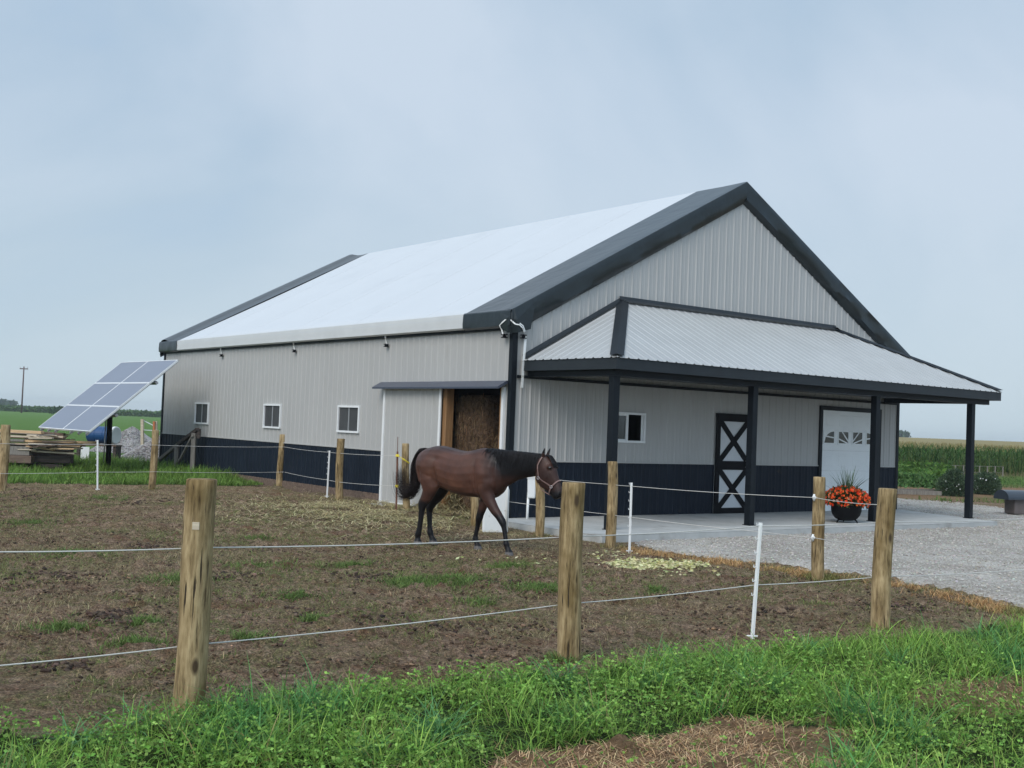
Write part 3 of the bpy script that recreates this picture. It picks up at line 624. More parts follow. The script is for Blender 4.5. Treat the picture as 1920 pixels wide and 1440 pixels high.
# windows
def window(P, c0, c1, z0, z1, open_=False, pane='screen'):
    q = MB(); w = .045
    strip(q, P, [(c0, c1)], z1-w, z1, .045); strip(q, P, [(c0-.0, c1+.0)], z0, z0+w, .05)
    for a, b_ in ((c0, c0+w), (c1-w, c1)):
        V0 = strip(q, P, [(a, b_)], z0+w, z1-w, .045)
    fr = q.build('window', M['white'], barn)
    mid = (c0+c1)/2
    if open_:
        g = MB(); strip(g, P, [(c0+w, mid)], z0+w, z1-w, .008); g.build('pane', M['glass'], fr)
        g = MB(); strip(g, P, [(mid-.04, mid+.02)], z0+w, z1-w, .03); strip(g, P, [(c0+w, mid-.04)], z0+w, z0+w+.025, .02); strip(g, P, [(c0+w, mid-.04)], z1-w-.025, z1-w, .02)
        g.build('sash', M['white'], fr); g = MB(); strip(g, P, [(c1-w-.05, c1-w)], z0+w, z1-w, .01); g.build('window_track', M['white'], fr)
    else:
        g = MB(); strip(g, P, [(c0+w, c1-w)], z0+w, z1-w, .008); g.build('pane', M[pane], fr)
        g = MB(); strip(g, P, [(mid-.018, mid+.018)], z0+w, z1-w, .022); g.build('mullion', M['grey'], fr)
for a, b_ in swin: window(PS, a, b_, 1.401, 2.0185)
window(PG, *GW, open_=True)
# sliding door on the side wall
q = MB()
def shiftP(d): return lambda c, z, h: Vector((-h-d, c, z))
PD = shiftP(.085); ribbed(q, PD, 2.22, 4.36, -.06, 2.43, (), .018)
sd = q.build('sliding_door', M['siding'], barn)
q = MB(); strip(q, PD, [(2.16, 2.23), (4.31, 4.38)], -.08, 2.44, .026); strip(q, PD, [(2.23, 4.31)], -.08, .0, .026); strip(q, PD, [(2.23, 4.31)], 2.40, 2.44, .026); q.build('door_edge', M['white'], sd)
q = MB(); strip(q, shiftP(.03), [(2.2, 4.34)], -.06, 2.42, .05); q.build('door_backing', M['dark'], sd)
q = MB(); V = []
for b_ in (.07, 4.6):
    V += [Vector(p) for p in ((-.02, b_, 2.54), (-.06, b_, 2.54), (-.27, b_, 2.42), (-.27, b_, 2.385), (-.24, b_, 2.385), (-.06, b_, 2.48), (-.02, b_, 2.48))]
q.loft([V[:7], V[7:]]); q.build('door_hood', mat('hood', (.075, .085, .12), .3, metal=.4), barn)
q = MB(); q.box(-.035, .14, 2.06, 2.2, -.15, 2.42); q.build('door_jamb', M['jamb'], barn, bevel=.004)
q = MB(); q.box(-.03, .14, .24, .30, -.15, 2.42); q.build('door_jamb', M['jamb'], barn, bevel=.004)
q = MB(); q.box(-.05, .02, .17, .238, -.1, 2.42); q.build('door_trim', M['white'], barn)
q = MB(); q.box(-.045, .1, 2.05, 2.2, 1.13, 1.19); q.build('hinge_plate', M['steel'], barn)
# dutch door
q = MB(); dd = .03
PGd = lambda c, z, h: Vector((c, -h-dd, z))
Hd = DD[2]; x0, x1 = DD[0], DD[1]; st = .13
base = MB(); strip(base, PG, [(x0+.02, x1-.02)], .01, Hd-.02, .034); dr = base.build('dutch_door', M['dpanel'], barn)
strip(q, PGd, [(x0, x0+st), (x1-st, x1)], .0, Hd, .03)
rails = [(0, .12), (.94, 1.13), (Hd-.17, Hd)]
for z0, z1 in rails: strip(q, PGd, [(x0+st, x1-st)], z0, z1, .03)
for z0, z1 in ((.12, .94), (1.13, Hd-.17)):
    for s_a in (0, 1):
        p = Vector((x0+st, -dd-.016, z0 if s_a else z1)); r_ = Vector((x1-st, -dd-.016, z1 if s_a else z0)); d = (r_-p).normalized()*.05
        q.bar(p-d, r_+d, .034-.004*s_a, .115, (0, 0, 1))
q.build('door_frame', M['black'], dr)
q = MB(); q.tube([(x1-.2, -.08, 1.0), (x1-.2, -.10, 1.02), (x1-.2, -.10, 1.12), (x1-.2, -.08, 1.14)], .01); q.build('handle', M['steel'], dr, smooth=True)
# garage door
gx0, gx1, gt = GD; q = MB(); strip(q, PG, [(gx0-.07, gx0+.03), (gx1-.03, gx1+.07)], 0, gt+.07, .04); strip(q, PG, [(gx0+.03, gx1-.03)], gt-.03, gt+.07, .04); q.build('garage_trim', M['trim'], barn)
PGr = lambda c, z, h: Vector((c, .02-h, z))
q = MB(); nsec = 5; sh = (gt-.03)/nsec; cw = (gx1-gx0-.06)/4
for s in range(nsec): strip(q, PGr, [(gx0+.03, gx1-.03)], s*sh+.001, (s+1)*sh-.001, .03)
gd = q.build('garage_door', M['gwhite'], barn, bevel=.004)
q = MB()
for s in range(nsec):
    for k in range(4):
        if s == 3: continue
        a = gx0+.03+k*cw; V = []
        for ins_, o in ((.055, .030), (.075, .021), (.095, .021), (.115, .036)):
            V.append([PGr(a+ins_, s*sh+ins_, o), PGr(a+cw-ins_, s*sh+ins_, o), PGr(a+cw-ins_, (s+1)*sh-ins_, o), PGr(a+ins_, (s+1)*sh-ins_, o)])
        q = MB(); q.loft(V, cap=False); q.add(V[-1], [(0, 1, 2, 3)]); q.build('raised_panel', M['gwhite'], gd)
cx = (gx0+gx1)/2; wz0, wz1 = 1.60, 1.87
for k in range(4):
    a = gx0+.03+k*cw+.09; b_ = a+cw-.18; g = MB(); strip(g, PGr, [(a, b_)], wz0, wz1, .034); pn = g.build('window', M['glass'], gd)
    g = MB(); strip(g, PGr, [(a-.03, a), (b_, b_+.03)], wz0-.03, wz1+.03, .042); strip(g, PGr, [(a, b_)], wz0-.03, wz0, .042); strip(g, PGr, [(a, b_)], wz1, wz1+.03, .042)
    for ang in (16, 42) if k in (1, 2) else (14,):
        sgn = 1 if k >= 2 else -1; t = math.tan(R(ang)); o = -.05 if k in (1, 2) else .0
        pts = []
        for s in range(41):
            x = a+(b_-a)*s/40; z = wz0+.02+o+abs(x-cx)*t
            if k in (0, 3): z = wz0+.06+abs(x-cx)*.10
            if wz0 < z < wz1: pts.append((x, z))
        if len(pts) > 2: g.bar(PGr(pts[0][0], pts[0][1], .036), PGr(pts[-1][0], pts[-1][1], .036), .012, .03, (0, 0, 1))
    if k in (0, 3):   # the arch of the sunburst closes off the outer top corner
        xo = a if k == 0 else b_; xi = b_ if k == 0 else a
        n_ = 8; arc = [(xi+(xo-xi)*s/n_, wz0+(wz1-wz0)*math.sqrt(max(0, 1-(s/n_*1.0)**2))*1.0) for s in range(n_+1)]
        V = [PGr(x, z, .04) for x, z in arc]+[PGr(xo, wz1, .04)]
        for s in range(n_): g.add([V[s], V[s+1], V[-1]], [(0, 1, 2)])
    g.build('muntins', M['gwhite'], pn)
# ---- main roof
def roofz(a, b_):   # slight sag of the fabric between trusses
    t = (min(a, 2*AR-a)-AE)/(AR-AE); return zroof(a)-.035*math.sin(math.pi*t)*(1-math.cos(2*math.pi*b_/2.93))*.5*1.0
def sheet(bs, side, mat_, name, dz=0, prof=None):
    rows = []; n_ = 22
    for b_ in bs:
        row = []
        for i in range(n_+1):
            a = AE+(AR-AE)*i/n_; z = roofz(a, b_)+dz+(prof(b_, i/n_) if prof else 0)
            row.append(Vector((a if side < 0 else 2*AR-a, b_, z)))
        row.reverse()
        e = row[-1]; s = side
        for (o, d) in ((.012, -.03), (.02, -.08), (.01, -.18), (.012, -.27), (-.03, -.30)): row.append(Vector((e.x+s*o, b_, e.z+d)))
        rows.append(row)
    return rows
for side in (-1, 1):
    q = MB(); q.loft(sheet(np.linspace(1.38, 16.28, 62), side, None, None), cap=False, closed=False); rf = q.build('fabric_roof', M['fabric'], barn, smooth=True)
    q = MB(); bs = np.linspace(1.38, 16.28, 30)
    rows = []
    for b_ in bs:
        e = Vector((AE-.0 if side < 0 else 2*AR-AE, b_, ZE)); s = side
        rows.append([e+Vector((-s*.05, 0, .024)), e+Vector((s*.016, 0, .0)), e+Vector((s*.020, 0, -.02)), e+Vector((s*.018, 0, -.15)), e+Vector((s*.022, 0, -.275)), e+Vector((-s*.03, 0, -.305))])
    q.loft(rows, cap=False, closed=False); q.build('eave_skirt', M['fabric2'], rf, smooth=True).data.set_sharp_from_angle(angle=R(25))
    q = MB(); q.box(*( (-.05, .0) if side < 0 else (W_, W_+.05)), 0.1, L_-.1, 3.49, 3.545); q.build('eave_shadow_strip', M['trim'], rf)  # dark strip added for the black shadow line below the eave skirt
    for b_ in (2.93, 5.86, 8.79, 11.72, 14.65):
        q = MB(); rows = []
        for i in range(23):
            a = AE+(AR-AE)*i/22; aa = a if side < 0 else 2*AR-a; rows.append([Vector((aa, b_+o, roofz(a, b_+o)+d)) for o, d in ((-.05, .001), (-.045, .006), (.045, .006), (.05, .001))])
        q.loft(rows, cap=False, closed=False); q.build('lap_seam', M['fabric'], rf, smooth=False)
    # dark end bands, front and back
    def pf(b_, t):
        w = (vnoise(np.array(b_*3+5.), np.array(t*9.), 5)-.5)*.03
        return float(w)*(1 if b_ < .6 else .3)
    for end in (0, 1):
        rows = []; n_ = 40
        for i in range(n_+1):
            t = i/n_; a = AE+(AR-AE)*t; zt = zroof(a); aa = a if side < 0 else 2*AR-a
            wv = lambda k: (float(fbm(np.array(t*14+k*3.), np.array(k*1.7+side), 7+end))-.5)*(.05 if side < 0 else .11)
            if end == 0: pr = [(1.40, .006), (1.1, .008), (.6, .004), (.2, .012), (-.05, .018), (-.105, .012), (-.116, -.012), (-.12+wv(1), -.12), (-.115+wv(2), -.27), (-.10+wv(3), -.38), (-.05, -.455), (.0, -.47)]
            else: pr = [(16.26, .006), (16.6, -.01), (16.9, .0), (17.1, .03), (17.3, .07), (17.5, .075), (17.62, .04), (17.68, -.03), (17.69+wv(1)*.5, -.2), (17.68, -.38), (17.62, -.46)]
            sc = 1
            rows.append([Vector((aa, b_, zt+d)) for b_, d in pr])
        q = MB(); q.loft(rows, cap=False, closed=False); bd = q.build('roof_end_band', M['band'], barn, smooth=True); bd.data.set_sharp_from_angle(angle=R(32))
        # wrapped end of the eave
        q = MB(); rows = []
        lo, hi = ((-.10, 1.41) if end == 0 else (16.25, 17.70))
        for b_ in np.linspace(lo, hi, 12):
            e = Vector((AE if side < 0 else 2*AR-AE, b_, ZE)); s = side; w = (float(fbm(np.array(b_*4.), np.array(2.), 9))-.5)*.03
            rows.append([e+Vector((-s*.06, 0, .036)), e+Vector((s*.010, 0, .010)), e+Vector((s*.028, 0, -.012)), e+Vector((s*(.033+w*.3), 0, -.05)), e+Vector((s*(.04+w), 0, -.2)), e+Vector((s*.035, 0, -.285)), e+Vector((-s*.03, 0, -.32))])
        q.loft(rows, cap=False, closed=False); q.build('band_corner', M['band'], bd, smooth=True).data.set_sharp_from_angle(angle=R(28))
# inside skin closing the roof from below
q = MB(); q.add([(.05, .05, 3.6), (W_-.05, .05, 3.6), (W_-.05, L_-.05, 3.6), (.05, L_-.05, 3.6)], [(0, 1, 2, 3)]); q.build('ceiling_liner', M['dark'], barn)
q = MB(); q.add([(.05, .05, -.1), (W_-.05, .05, -.1), (W_-.05, L_-.05, -.1), (.05, L_-.05, -.1)], [(0, 1, 2, 3)]); q.build('barn_floor', M['soil'], barn)
# corner flap: folded dark fabric over the corner and ragged white liner
q = MB(); q.add([(-.17, .30, 3.83), (-.175, .25, 3.55), (-.16, -.03, 3.42), (-.02, -.17, 3.43), (.28, -.155, 3.52), (.40, -.13, 4.07), (-.10, -.12, 3.88), (-.19, -.05, 3.70), (-.06, -.175, 3.66)],
    [(0, 1, 7), (1, 2, 7), (2, 8, 7), (2, 3, 8), (3, 4, 8), (4, 5, 8), (5, 6, 8), (6, 7, 8), (6, 0, 7)]); q.build('corner_flap', M['band'], barn, recalc=False)
q = MB()
for pts in (((-.185, .20, 3.56), (-.20, .12, 3.60), (-.19, .02, 3.66), (-.15, -.08, 3.66), (-.09, -.16, 3.58)), ((-.09, -.16, 3.58), (-.02, -.20, 3.57), (.05, -.20, 3.52), (.10, -.19, 3.44)), ((-.185, .20, 3.57), (-.15, .17, 3.48), (-.14, .14, 3.40)), ((-.02, -.20, 3.6), (.06, -.2, 3.56), (.13, -.18, 3.46))):
    q.bar(pts[0], pts[1], .008, .022)
    for i in range(1, len(pts)-1): q.bar(pts[i], pts[i+1], .008, .014+.012*(i % 2))
q.build('torn_liner', M['plastic'], barn, bevel=.003)
q = MB()
for (x_, y_) in ((-.10, .15), (.16, -.10)):
    q = MB()
    for dz_ in (0, .055): q.box(x_-.045, x_+.045, y_-.045, y_+.045, 3.335+dz_, 3.352+dz_)
    q.box(x_-.05, x_-.03, y_-.05, y_-.03, 3.335, 3.41); q.box(x_+.03, x_+.05, y_+.03, y_+.05, 3.335, 3.41); q.tube([(x_-.03, y_, 3.37), (x_+.03, y_, 3.37)], .018)
    q.build('ratchet', M['black'], barn)
q = MB(); q.bar((.20, -.11, 3.38), (.185, -.10, 2.9), .055, .006, (0, 1, 0)); q.bar((.185, -.10, 2.9), (.19, -.07, 2.42), .055, .006, (0, 1, 0)); q.build('hanging_strap', M['plastic'], barn)
for b_ in (13.2, 8.78, 4.43):
    q = MB(); q.box(-.10, -.03, b_-.05, b_+.05, 3.35, 3.365); q.box(-.10, -.03, b_-.05, b_+.05, 3.30, 3.315); q.box(-.10, -.085, b_-.05, b_-.035, 3.3, 3.365); q.tube([(-.06, b_-.05, 3.33), (-.06, b_+.05, 3.33)], .02); br = q.build('ratchet_bracket', M['black'], barn)
    q = MB(); q.bar((-.06, b_-.02, 3.36), (-.09, b_+.04, 3.55), .006, .02, (1, 0, 0)); q.bar((-.06, b_+.02, 3.36), (-.09, b_-.0, 3.55), .006, .02, (1, 0, 0)); q.build('strap', M['plastic'], br)
# ---- porch
pa0, pa1, pb, pz, ta0, ta1, tz = .2, 12.37, -2.62, 2.94, 2.70, 9.46, 4.29
def pf_(c, t, h): return Vector((c, pb*(1-t), pz+(tz-pz)*t+h))
def pl_(c, t, h): return Vector((pa0+(ta0-pa0)*t, c, pz+(tz-pz)*t+h))
def pr_(c, t, h): return Vector((pa1+(ta1-pa1)*t, c, pz+(tz-pz)*t+h))
q = MB(); ribbed(q, pf_, pa0, pa1, -.01, lambda c: max(-.01, min(1, (c-pa0)/(ta0-pa0), (pa1-c)/(pa1-ta1))), (), .02)
ribbed(q, pl_, pb, -.03, -.01, lambda c: (c-pb)/-pb, (), .02); ribbed(q, pr_, pb, -.03, -.01, lambda c: (c-pb)/-pb, (), .02)
pr = q.build('porch_roof', M['porch'], barn)
q = MB(); k = .03
def cap(p0, p1, d1, d2, up=.03, th=.02, wav=0):
    n_ = 14; rows = []
    for i in range(n_+1):
        p = Vector(p0).lerp(Vector(p1), i/n_); w = wav*(i % 2)
        rows.append([p+Vector(d1)+Vector((0, 0, up-w)), p+Vector((0, 0, up+th)), p+Vector(d2)+Vector((0, 0, up-w))])
    q.loft(rows, cap=False, closed=False)
cap((pa0-.03, pb-.03, pz), (ta0, -.02, tz), (.17, 0, 0), (0, .17, 0)); q.build('hip_cap', M['trim'], pr); q = MB(); cap((pa1+.03, pb-.03, pz), (ta1, -.02, tz), (-.17, 0, 0), (0, .17, 0), wav=.012)
q.build('hip_cap', M['trim'], pr)
q = MB()
for a, b_ in ((ta0-.1, ta1+.1),): q.add([(a, -.03, tz+.09), (b_, -.03, tz+.09), (b_, -.05, tz+.03), (a, -.05, tz+.03), (b_, -.17, tz-.035), (a, -.17, tz-.035)], [(0, 1, 2, 3), (3, 2, 4, 5)])
for (x_, X_) in ((pa0, ta0), (pa1, ta1)):
    d = .14 if x_ < 3 else -.14
    q.add([(x_, -.03, pz+.10), (X_, -.03, tz+.10), (X_, -.06, tz+.03), (x_, -.06, pz+.03), (X_+0, -.16, tz+.03), (x_, -.16, pz+.03)], [(0, 1, 2, 3), (3, 2, 4, 5)])
q.build('wall_flashing', M['fascia'], pr)
q = MB(); fz0, fz1 = 2.735, 2.925
q.box(pa0-.0, pa1+.0, pb-.0, pb+.03, fz0, fz1); q.box(pa0, pa0+.03, pb+.03, -.04, fz0, fz1); q.box(pa1-.03, pa1, pb+.03, -.04, fz0, fz1); q.build('fascia', M['fascia'], pr)
q = MB(); q.box(pa0+.03, pa1-.03, pb+.03, -.03, fz0+.012, fz0+.03); q.build('soffit', M['soffit'], pr)
q = MB(); q.box(pa0+.15, pa1-.15, -2.42, -2.26, 2.632, fz0+.01); q.box(pa0+.15, pa0+.31, -2.26, -.03, 2.632, fz0+.01); q.box(pa1-.8, pa1-.64, -2.26, -.03, 2.632, fz0+.01); q.build('porch_beam', M['trim'], pr)
q = MB(); q.box(.1, W_-.08, -.07, -.025, 2.60, 2.655); q.build('ledger', M['trim'], pr)
for a in (.428, 4.01, 7.91, 11.58):
    q = MB(); q.box(a-.068, a+.068, -2.41, -2.27, .0, 2.632); pp = q.build('porch_post', M['trim'], barn, bevel=.006)
    q = MB(); q.box(a-.085, a+.085, -2.43, -2.25, 0, .012); q.build('post_base', M['black'], pp)
# concrete slab (world, part of the ground)
q = MB(); r0 = [BL(*p) for p in ((-.42, -.08), (-.42, -3.12), (3.9, -3.06), (4.3, -3.0), (11.42, -3.14), (12.30, .1), (12.30, .05), (.1, .05))]
r0 = [BL(-.42, .02), BL(-.42, -3.1), BL(11.42, -3.14), BL(12.30, .02)]
q.loft([[p+Vector((0, 0, -.16)) for p in r0], [p+Vector((0, 0, -.006)) for p in r0], [p*1+Vector((0, 0, -.001)) for p in r0]])
tag(q.build('concrete_slab', M['conc'], None, bevel=.012), kind='structure')

# ------------------------------------------------------------------ hay bales inside the door
def bale(a0, a1, b0, b1, z0, z1, label, sd):
    q = MB(); import bmesh
    bm = bmesh.new(); bmesh.ops.create_cube(bm, size=1); bmesh.ops.subdivide_edges(bm, edges=bm.edges[:], cuts=22, use_grid_fill=True)
    for v in bm.verts:
        p = v.co.copy(); L4 = (abs(p.x*2)**8+abs(p.y*2)**8+abs(p.z*2)**8)**(1/8); p /= max(L4, .01)/1.0
        n_ = float(fbm(np.array(p.x*7+sd), np.array(p.y*9+p.z*8.), sd))
        v.co = Vector(((a0+a1)/2+p.x*(a1-a0)*(1+.14*(n_-.5)), (b0+b1)/2+p.y*(b1-b0)*(1+.1*(n_-.5)), (z0+z1)/2+p.z*(z1-z0)))
    me = bpy.data.meshes.new('hay_bale'); bm.to_mesh(me); bm.free(); me.materials.append(M['hay'])
    me.transform(Matrix.Translation((OX, OY, 0)) @ Matrix.Rotation(YAW, 4, 'Z'))
    o = bpy.data.objects.new('hay_bale', me); COL.objects.link(o); tag(o, label, 'hay bale', 'hay bales stacked inside the doorway')
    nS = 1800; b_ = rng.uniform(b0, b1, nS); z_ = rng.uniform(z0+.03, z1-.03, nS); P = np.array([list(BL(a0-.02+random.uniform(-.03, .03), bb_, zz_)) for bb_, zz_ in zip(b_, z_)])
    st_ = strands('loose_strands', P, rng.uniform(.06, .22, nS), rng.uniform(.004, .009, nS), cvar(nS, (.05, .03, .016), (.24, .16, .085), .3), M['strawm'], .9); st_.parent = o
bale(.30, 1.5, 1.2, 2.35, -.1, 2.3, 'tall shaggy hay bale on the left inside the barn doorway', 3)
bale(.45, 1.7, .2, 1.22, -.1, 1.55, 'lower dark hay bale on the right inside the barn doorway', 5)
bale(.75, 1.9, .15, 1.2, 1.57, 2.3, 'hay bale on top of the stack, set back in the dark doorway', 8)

# ------------------------------------------------------------------ fence posts and ropes
def fence_post(tx, ty, bx, by, w, label, sd, zb=None, group='round wooden fence posts', mt='post'):
    g = at(bx, by); z = Hf(g.x, g.y) if zb is None else zb; g = at(bx, by, z); D = g.y; t = atD(tx, ty, D); r = w*D/f/2
    ax = Vector((t.x-g.x, 0, t.z-g.z)); n_, m_ = 26, 24; rings = []
    for i in range(m_+1):
        s = -.08+1.08*i/m_; ring = []
        for j in range(n_):
            a = 2*math.pi*j/n_; nn_ = float(fbm(np.array(math.cos(a)*1.2+sd*7.3+s*.8), np.array(math.sin(a)*1.2+s*1.6), sd, 3))
            fi = float(vnoise(np.array(j*1.0+sd*50.), np.array(s*3.), sd))
            rr = r*(1.03-.05*s)*(1+.13*(nn_-.5)+.03*(fi-.5)); wob = .012*math.sin(s*4+sd)
            ring.append(Vector((rr*math.cos(a)+wob, rr*math.sin(a), 0))+ax*s)
        rings.append(ring)
    q = MB(); V = [p for r_ in rings for p in r_]; F = [(i*n_+j, i*n_+(j+1) % n_, (i+1)*n_+(j+1) % n_, (i+1)*n_+j) for i in range(m_) for j in range(n_)]
    k = m_*n_; c = sum((V[k+j] for j in range(n_)), Vector())/n_
    inner = [c+(V[k+j]-c)*.93+Vector((0, 0, .006)) for j in range(n_)]; V += inner+[c+Vector((0, 0, .008))]; ki = (m_+1)*n_
    F += [(k+j, k+(j+1) % n_, ki+(j+1) % n_, ki+j) for j in range(n_)]+[(ki+j, ki+(j+1) % n_, ki+n_) for j in range(n_)]
    q.add(V, F); o = q.build('fence_post', M[mt], None, smooth=True); o.location = g
    tag(o, label, 'fence post', group); o['D'] = 0.0; del o['D']; return o, g
FP = [
 (383, 900, 348, 1338, 57, 'thick leaning wooden post standing in the foreground grass, nearest of the fence posts'),
 (1077, 906, 1064, 1240, 44, 'round wooden post in front of the horse muzzle, standing at the edge of the grass'),
 (1663, 917, 1650, 1178, 35, 'round wooden post in front of the flower pot where the two fence lines meet'),
 (1535, 895, 1535, 1086, 23, 'brown wooden post with two white insulators beside the gravel'),
 (1148, 866, 1146, 1026, 19, 'wooden post in line with the left porch post'),
 (1012, 893, 1012, 1005, 17, 'wooden post right behind the horse muzzle next to the white feeder'),
 (889, 876, 889, 983, 15, 'wooden post half hidden behind the horse belly'),
 (761, 832, 761, 956, 13.5, 'wooden post in front of the sliding door beside the horse tail'),
 (639, 823, 636, 937, 14, 'wooden post below the barn window nearest the sliding door'),
 (530, 815, 525, 913, 13, 'wooden post with the dirt mound at its foot at the fence corner'),
 (291, 807, 286, 918, 13, 'wooden post in the back fence in front of the gravel heap'),
 (11, 797, 3, 919, 17, 'wooden post at the left edge in front of the lumber pile')]
PO = []
for i, a in enumerate(FP): PO.append(fence_post(*a[:5], a[5], i+1))
for (i, ys_) in ((3, (933, 1008)), (9, (839, 885))):
    o, g = PO[i]; w = FP[i][4]*g.y/f/2
    for y_ in ys_:
        t = (y_-FP[i][1])/(FP[i][3]-FP[i][1]); zz = (atD(FP[i][0], y_, g.y).z-g.z); sx = -1 if i == 3 else 1
        q = MB(); q.tube([(sx*w*.8, -w*.4, zz), (sx*(w+.02), -w*.4-.01, zz)], [.028, .02]); q.tube([(sx*(w+.02), -w*.4-.01, zz-.045), (sx*(w+.025), -w*.4-.01, zz), (sx*(w+.02), -w*.4-.01, zz+.045)], [.012, .024, .012]); q.build('insulator', M['white'], o, smooth=True)
# the cut tag on the nearest post
o, g = PO[0]; q = MB(); zz = atD(393, 985, g.y).z-g.z; q.box(.010, .052, -.096, -.088, zz-.02, zz+.025); q.build('paper_tag', M['lumber2'], o)
SP = {}
def step_post(tx, ty, bx, by, label, w=.034, hooks=6, m_='white', side=-1):
    g = at(bx, by); z = Hf(g.x, g.y); g = at(bx, by, z); t = atD(tx, ty, g.y)-g; q = MB()
    q.bar((0, 0, -.05), t, .016, w, (0, 1, 0)) if 0 else q.bar((0, 0, -.05), t, w, .014, (0, 1, 0)); q.bar((0, -.006, 0), t+Vector((0, -.006, -.02)), .008, .016, (0, 1, 0))
    SP[bx] = g.y
    o = q.build('step_in_post', M[m_], None); o.location = g; tag(o, label, 'fence post', 'thin white step-in fence posts' if m_ == 'white' else None)
    for k in range(hooks):
        q = MB(); p = t*(.98-.12*k); q.tube([p+Vector((side*w*.4, -.008, 0)), p+Vector((side*(w*.5+.016), -.012, -.004)), p+Vector((side*(w*.5+.018), -.012, .02))], .005, 5); q.build('rope_hook', M[m_], o)
    q = MB(); q.tube([Vector((-.05, 0, .03)), Vector((.05, 0, .03))], .008, 5); q.build('foot_step', M[m_], o); return o
step_post(183, 825, 183, 920, 'thin white plastic post in front of the solar panels, leftmost in the fence')
step_post(618, 845, 613, 933, 'thin white plastic post against the navy wainscot between two wooden posts')
step_post(1184, 905, 1180, 1037, 'thin white plastic post between the porch and the husks, left of the gravel')
step_post(1426, 980, 1410, 1199, 'tall thin white plastic post standing at the edge of the foreground grass')
g = at(743, 957, -.05); t = atD(746, 819, g.y)-g; q = MB(); q.bar((0, 0, -.1), t*.8, .035, .02, (0, 1, 0)); q.bar(t*.8, t, .012, .01, (0, 1, 0)); tp = q.build('steel_post', M['rust'], None); tp.location = g
tag(tp, 'dark rusty steel post with yellow clips beside the horse tail', 'fence post')
for k in (.255, .67):
    q = MB(); p = t*(1-k); q.box(p.x-.035, p.x+.035, -.03, .02, p.z-.025, p.z+.025); q.build('yellow_clip', M['yellow'], tp, bevel=.006)
def rope(pts, label, group='white electric fence ropes', r=.0042, sag=.02, ext=()):
    P = [atD(x, y, D) for x, y, D in pts]
    if 'L' in ext: P.insert(0, P[0]+(P[0]-P[1])*1.4)
    if 'R' in ext: P.append(P[-1]+(P[-1]-P[-2])*1.2)
    out = [P[0]]
    for a, b_ in zip(P, P[1:]):
        for k in range(1, 7): t = k/6; out.append(a.lerp(b_, t)-Vector((0, 0, sag*4*t*(1-t)*min(1, (b_-a).length/4))))
    q = MB(); q.tube(out, r, 6); o = q.build('fence_rope', M['rope'], None, smooth=True); tag(o, label, 'rope', group)
DP = [g.y for o, g in PO]; w2, w4, w5, w1 = SP[613], SP[1180], SP[1410], SP[183]; tD = tp.location.y
rope([(0, 1035, 6.44), (384, 1027, DP[0]+.1), (1070, 1006.5, DP[1]+.1), (1424, 986.5, w5+.03), (1660, 979, DP[2]+.1), (1920, 972, 12.9)], 'upper rope of the near fence crossing in front of the horse legs', ext='LR')
rope([(0, 1248, 6.44), (365, 1209, DP[0]+.1), (1066, 1132, DP[1]+.1), (1415, 1097, w5+.03), (1655, 1081, DP[2]+.1), (1920, 1068, 12.9)], 'lower rope of the near fence crossing the dirt above the grass', ext='LR')
rope([(0, 832, DP[11]-.15), (8, 832, DP[11]-.1), (183, 833, w1), (290, 834.5, DP[10]-.1), (533, 838, DP[9]-.1), (618, 848, w2), (639, 850, DP[8]-.1), (746, 854, tD)], 'upper rope of the back fence in front of the lumber and the barn side', ext='L')
rope([(0, 888, DP[11]-.15), (6, 888, DP[11]-.1), (183, 885, w1), (288, 884.5, DP[10]-.1), (533, 885, DP[9]-.1), (615, 900, w2), (637, 904, DP[8]-.1), (743, 911, tD)], 'lower rope of the back fence in front of the lumber and the barn side', ext='L')
rope([(890, 884, DP[6]+.1), (1012, 896, DP[5]+.1), (1148, 908.5, DP[4]+.1), (1183, 911.5, w4), (1528, 933, DP[3]-.1), (1661, 947, DP[2]+.1)], 'upper rope of the porch-side fence running past the flower pot')
rope([(890, 931, DP[6]+.1), (1012, 948, DP[5]+.1), (1147, 965, DP[4]+.1), (1181, 969.5, w4), (1430, 997.5, 15.6), (1528, 1008.5, DP[3]-.1), (1658, 1023, DP[2]+.1)], 'lower rope of the porch-side fence above the slab edge')
q = MB(); a = atD(746, 854, tD-.03); b_ = atD(768, 869, DP[7]-.12); c = a.lerp(b_, .35); d = a.lerp(b_, .95); q.tube([a, c, c.lerp(d, .1), c.lerp(d, .5), d, b_], [.005, .006, .016, .013, .018, .005], 8)
tag(q.build('gate_handle', M['yellow'], None, smooth=True), 'yellow plastic gate handle hooked between the steel post and a wooden post', 'gate handle')

bx_, by_ = [], []
for o_, g_ in PO:
    for i in range(80): a = random.uniform(0, 6.28); r_ = .09+abs(random.gauss(0, .09)); bx_.append(g_.x+r_*math.cos(a)); by_.append(g_.y+r_*math.sin(a))
bx_, by_ = np.array(bx_), np.array(by_); n = len(bx_)
tag(blades('post_foot_grass', np.stack([bx_, by_, gz(bx_, by_)-.01], 1), rng.uniform(.05, .16, n), rng.uniform(.005, .010, n), rng.uniform(.2, .8, n), rng.uniform(0, 6.28, n), cvar(n, (.12, .15, .04), (.32, .30, .13), .25), M['leafv'], seg=3), 'mixed dry and green grass around the feet of the posts', 'grass', kind='stuff')
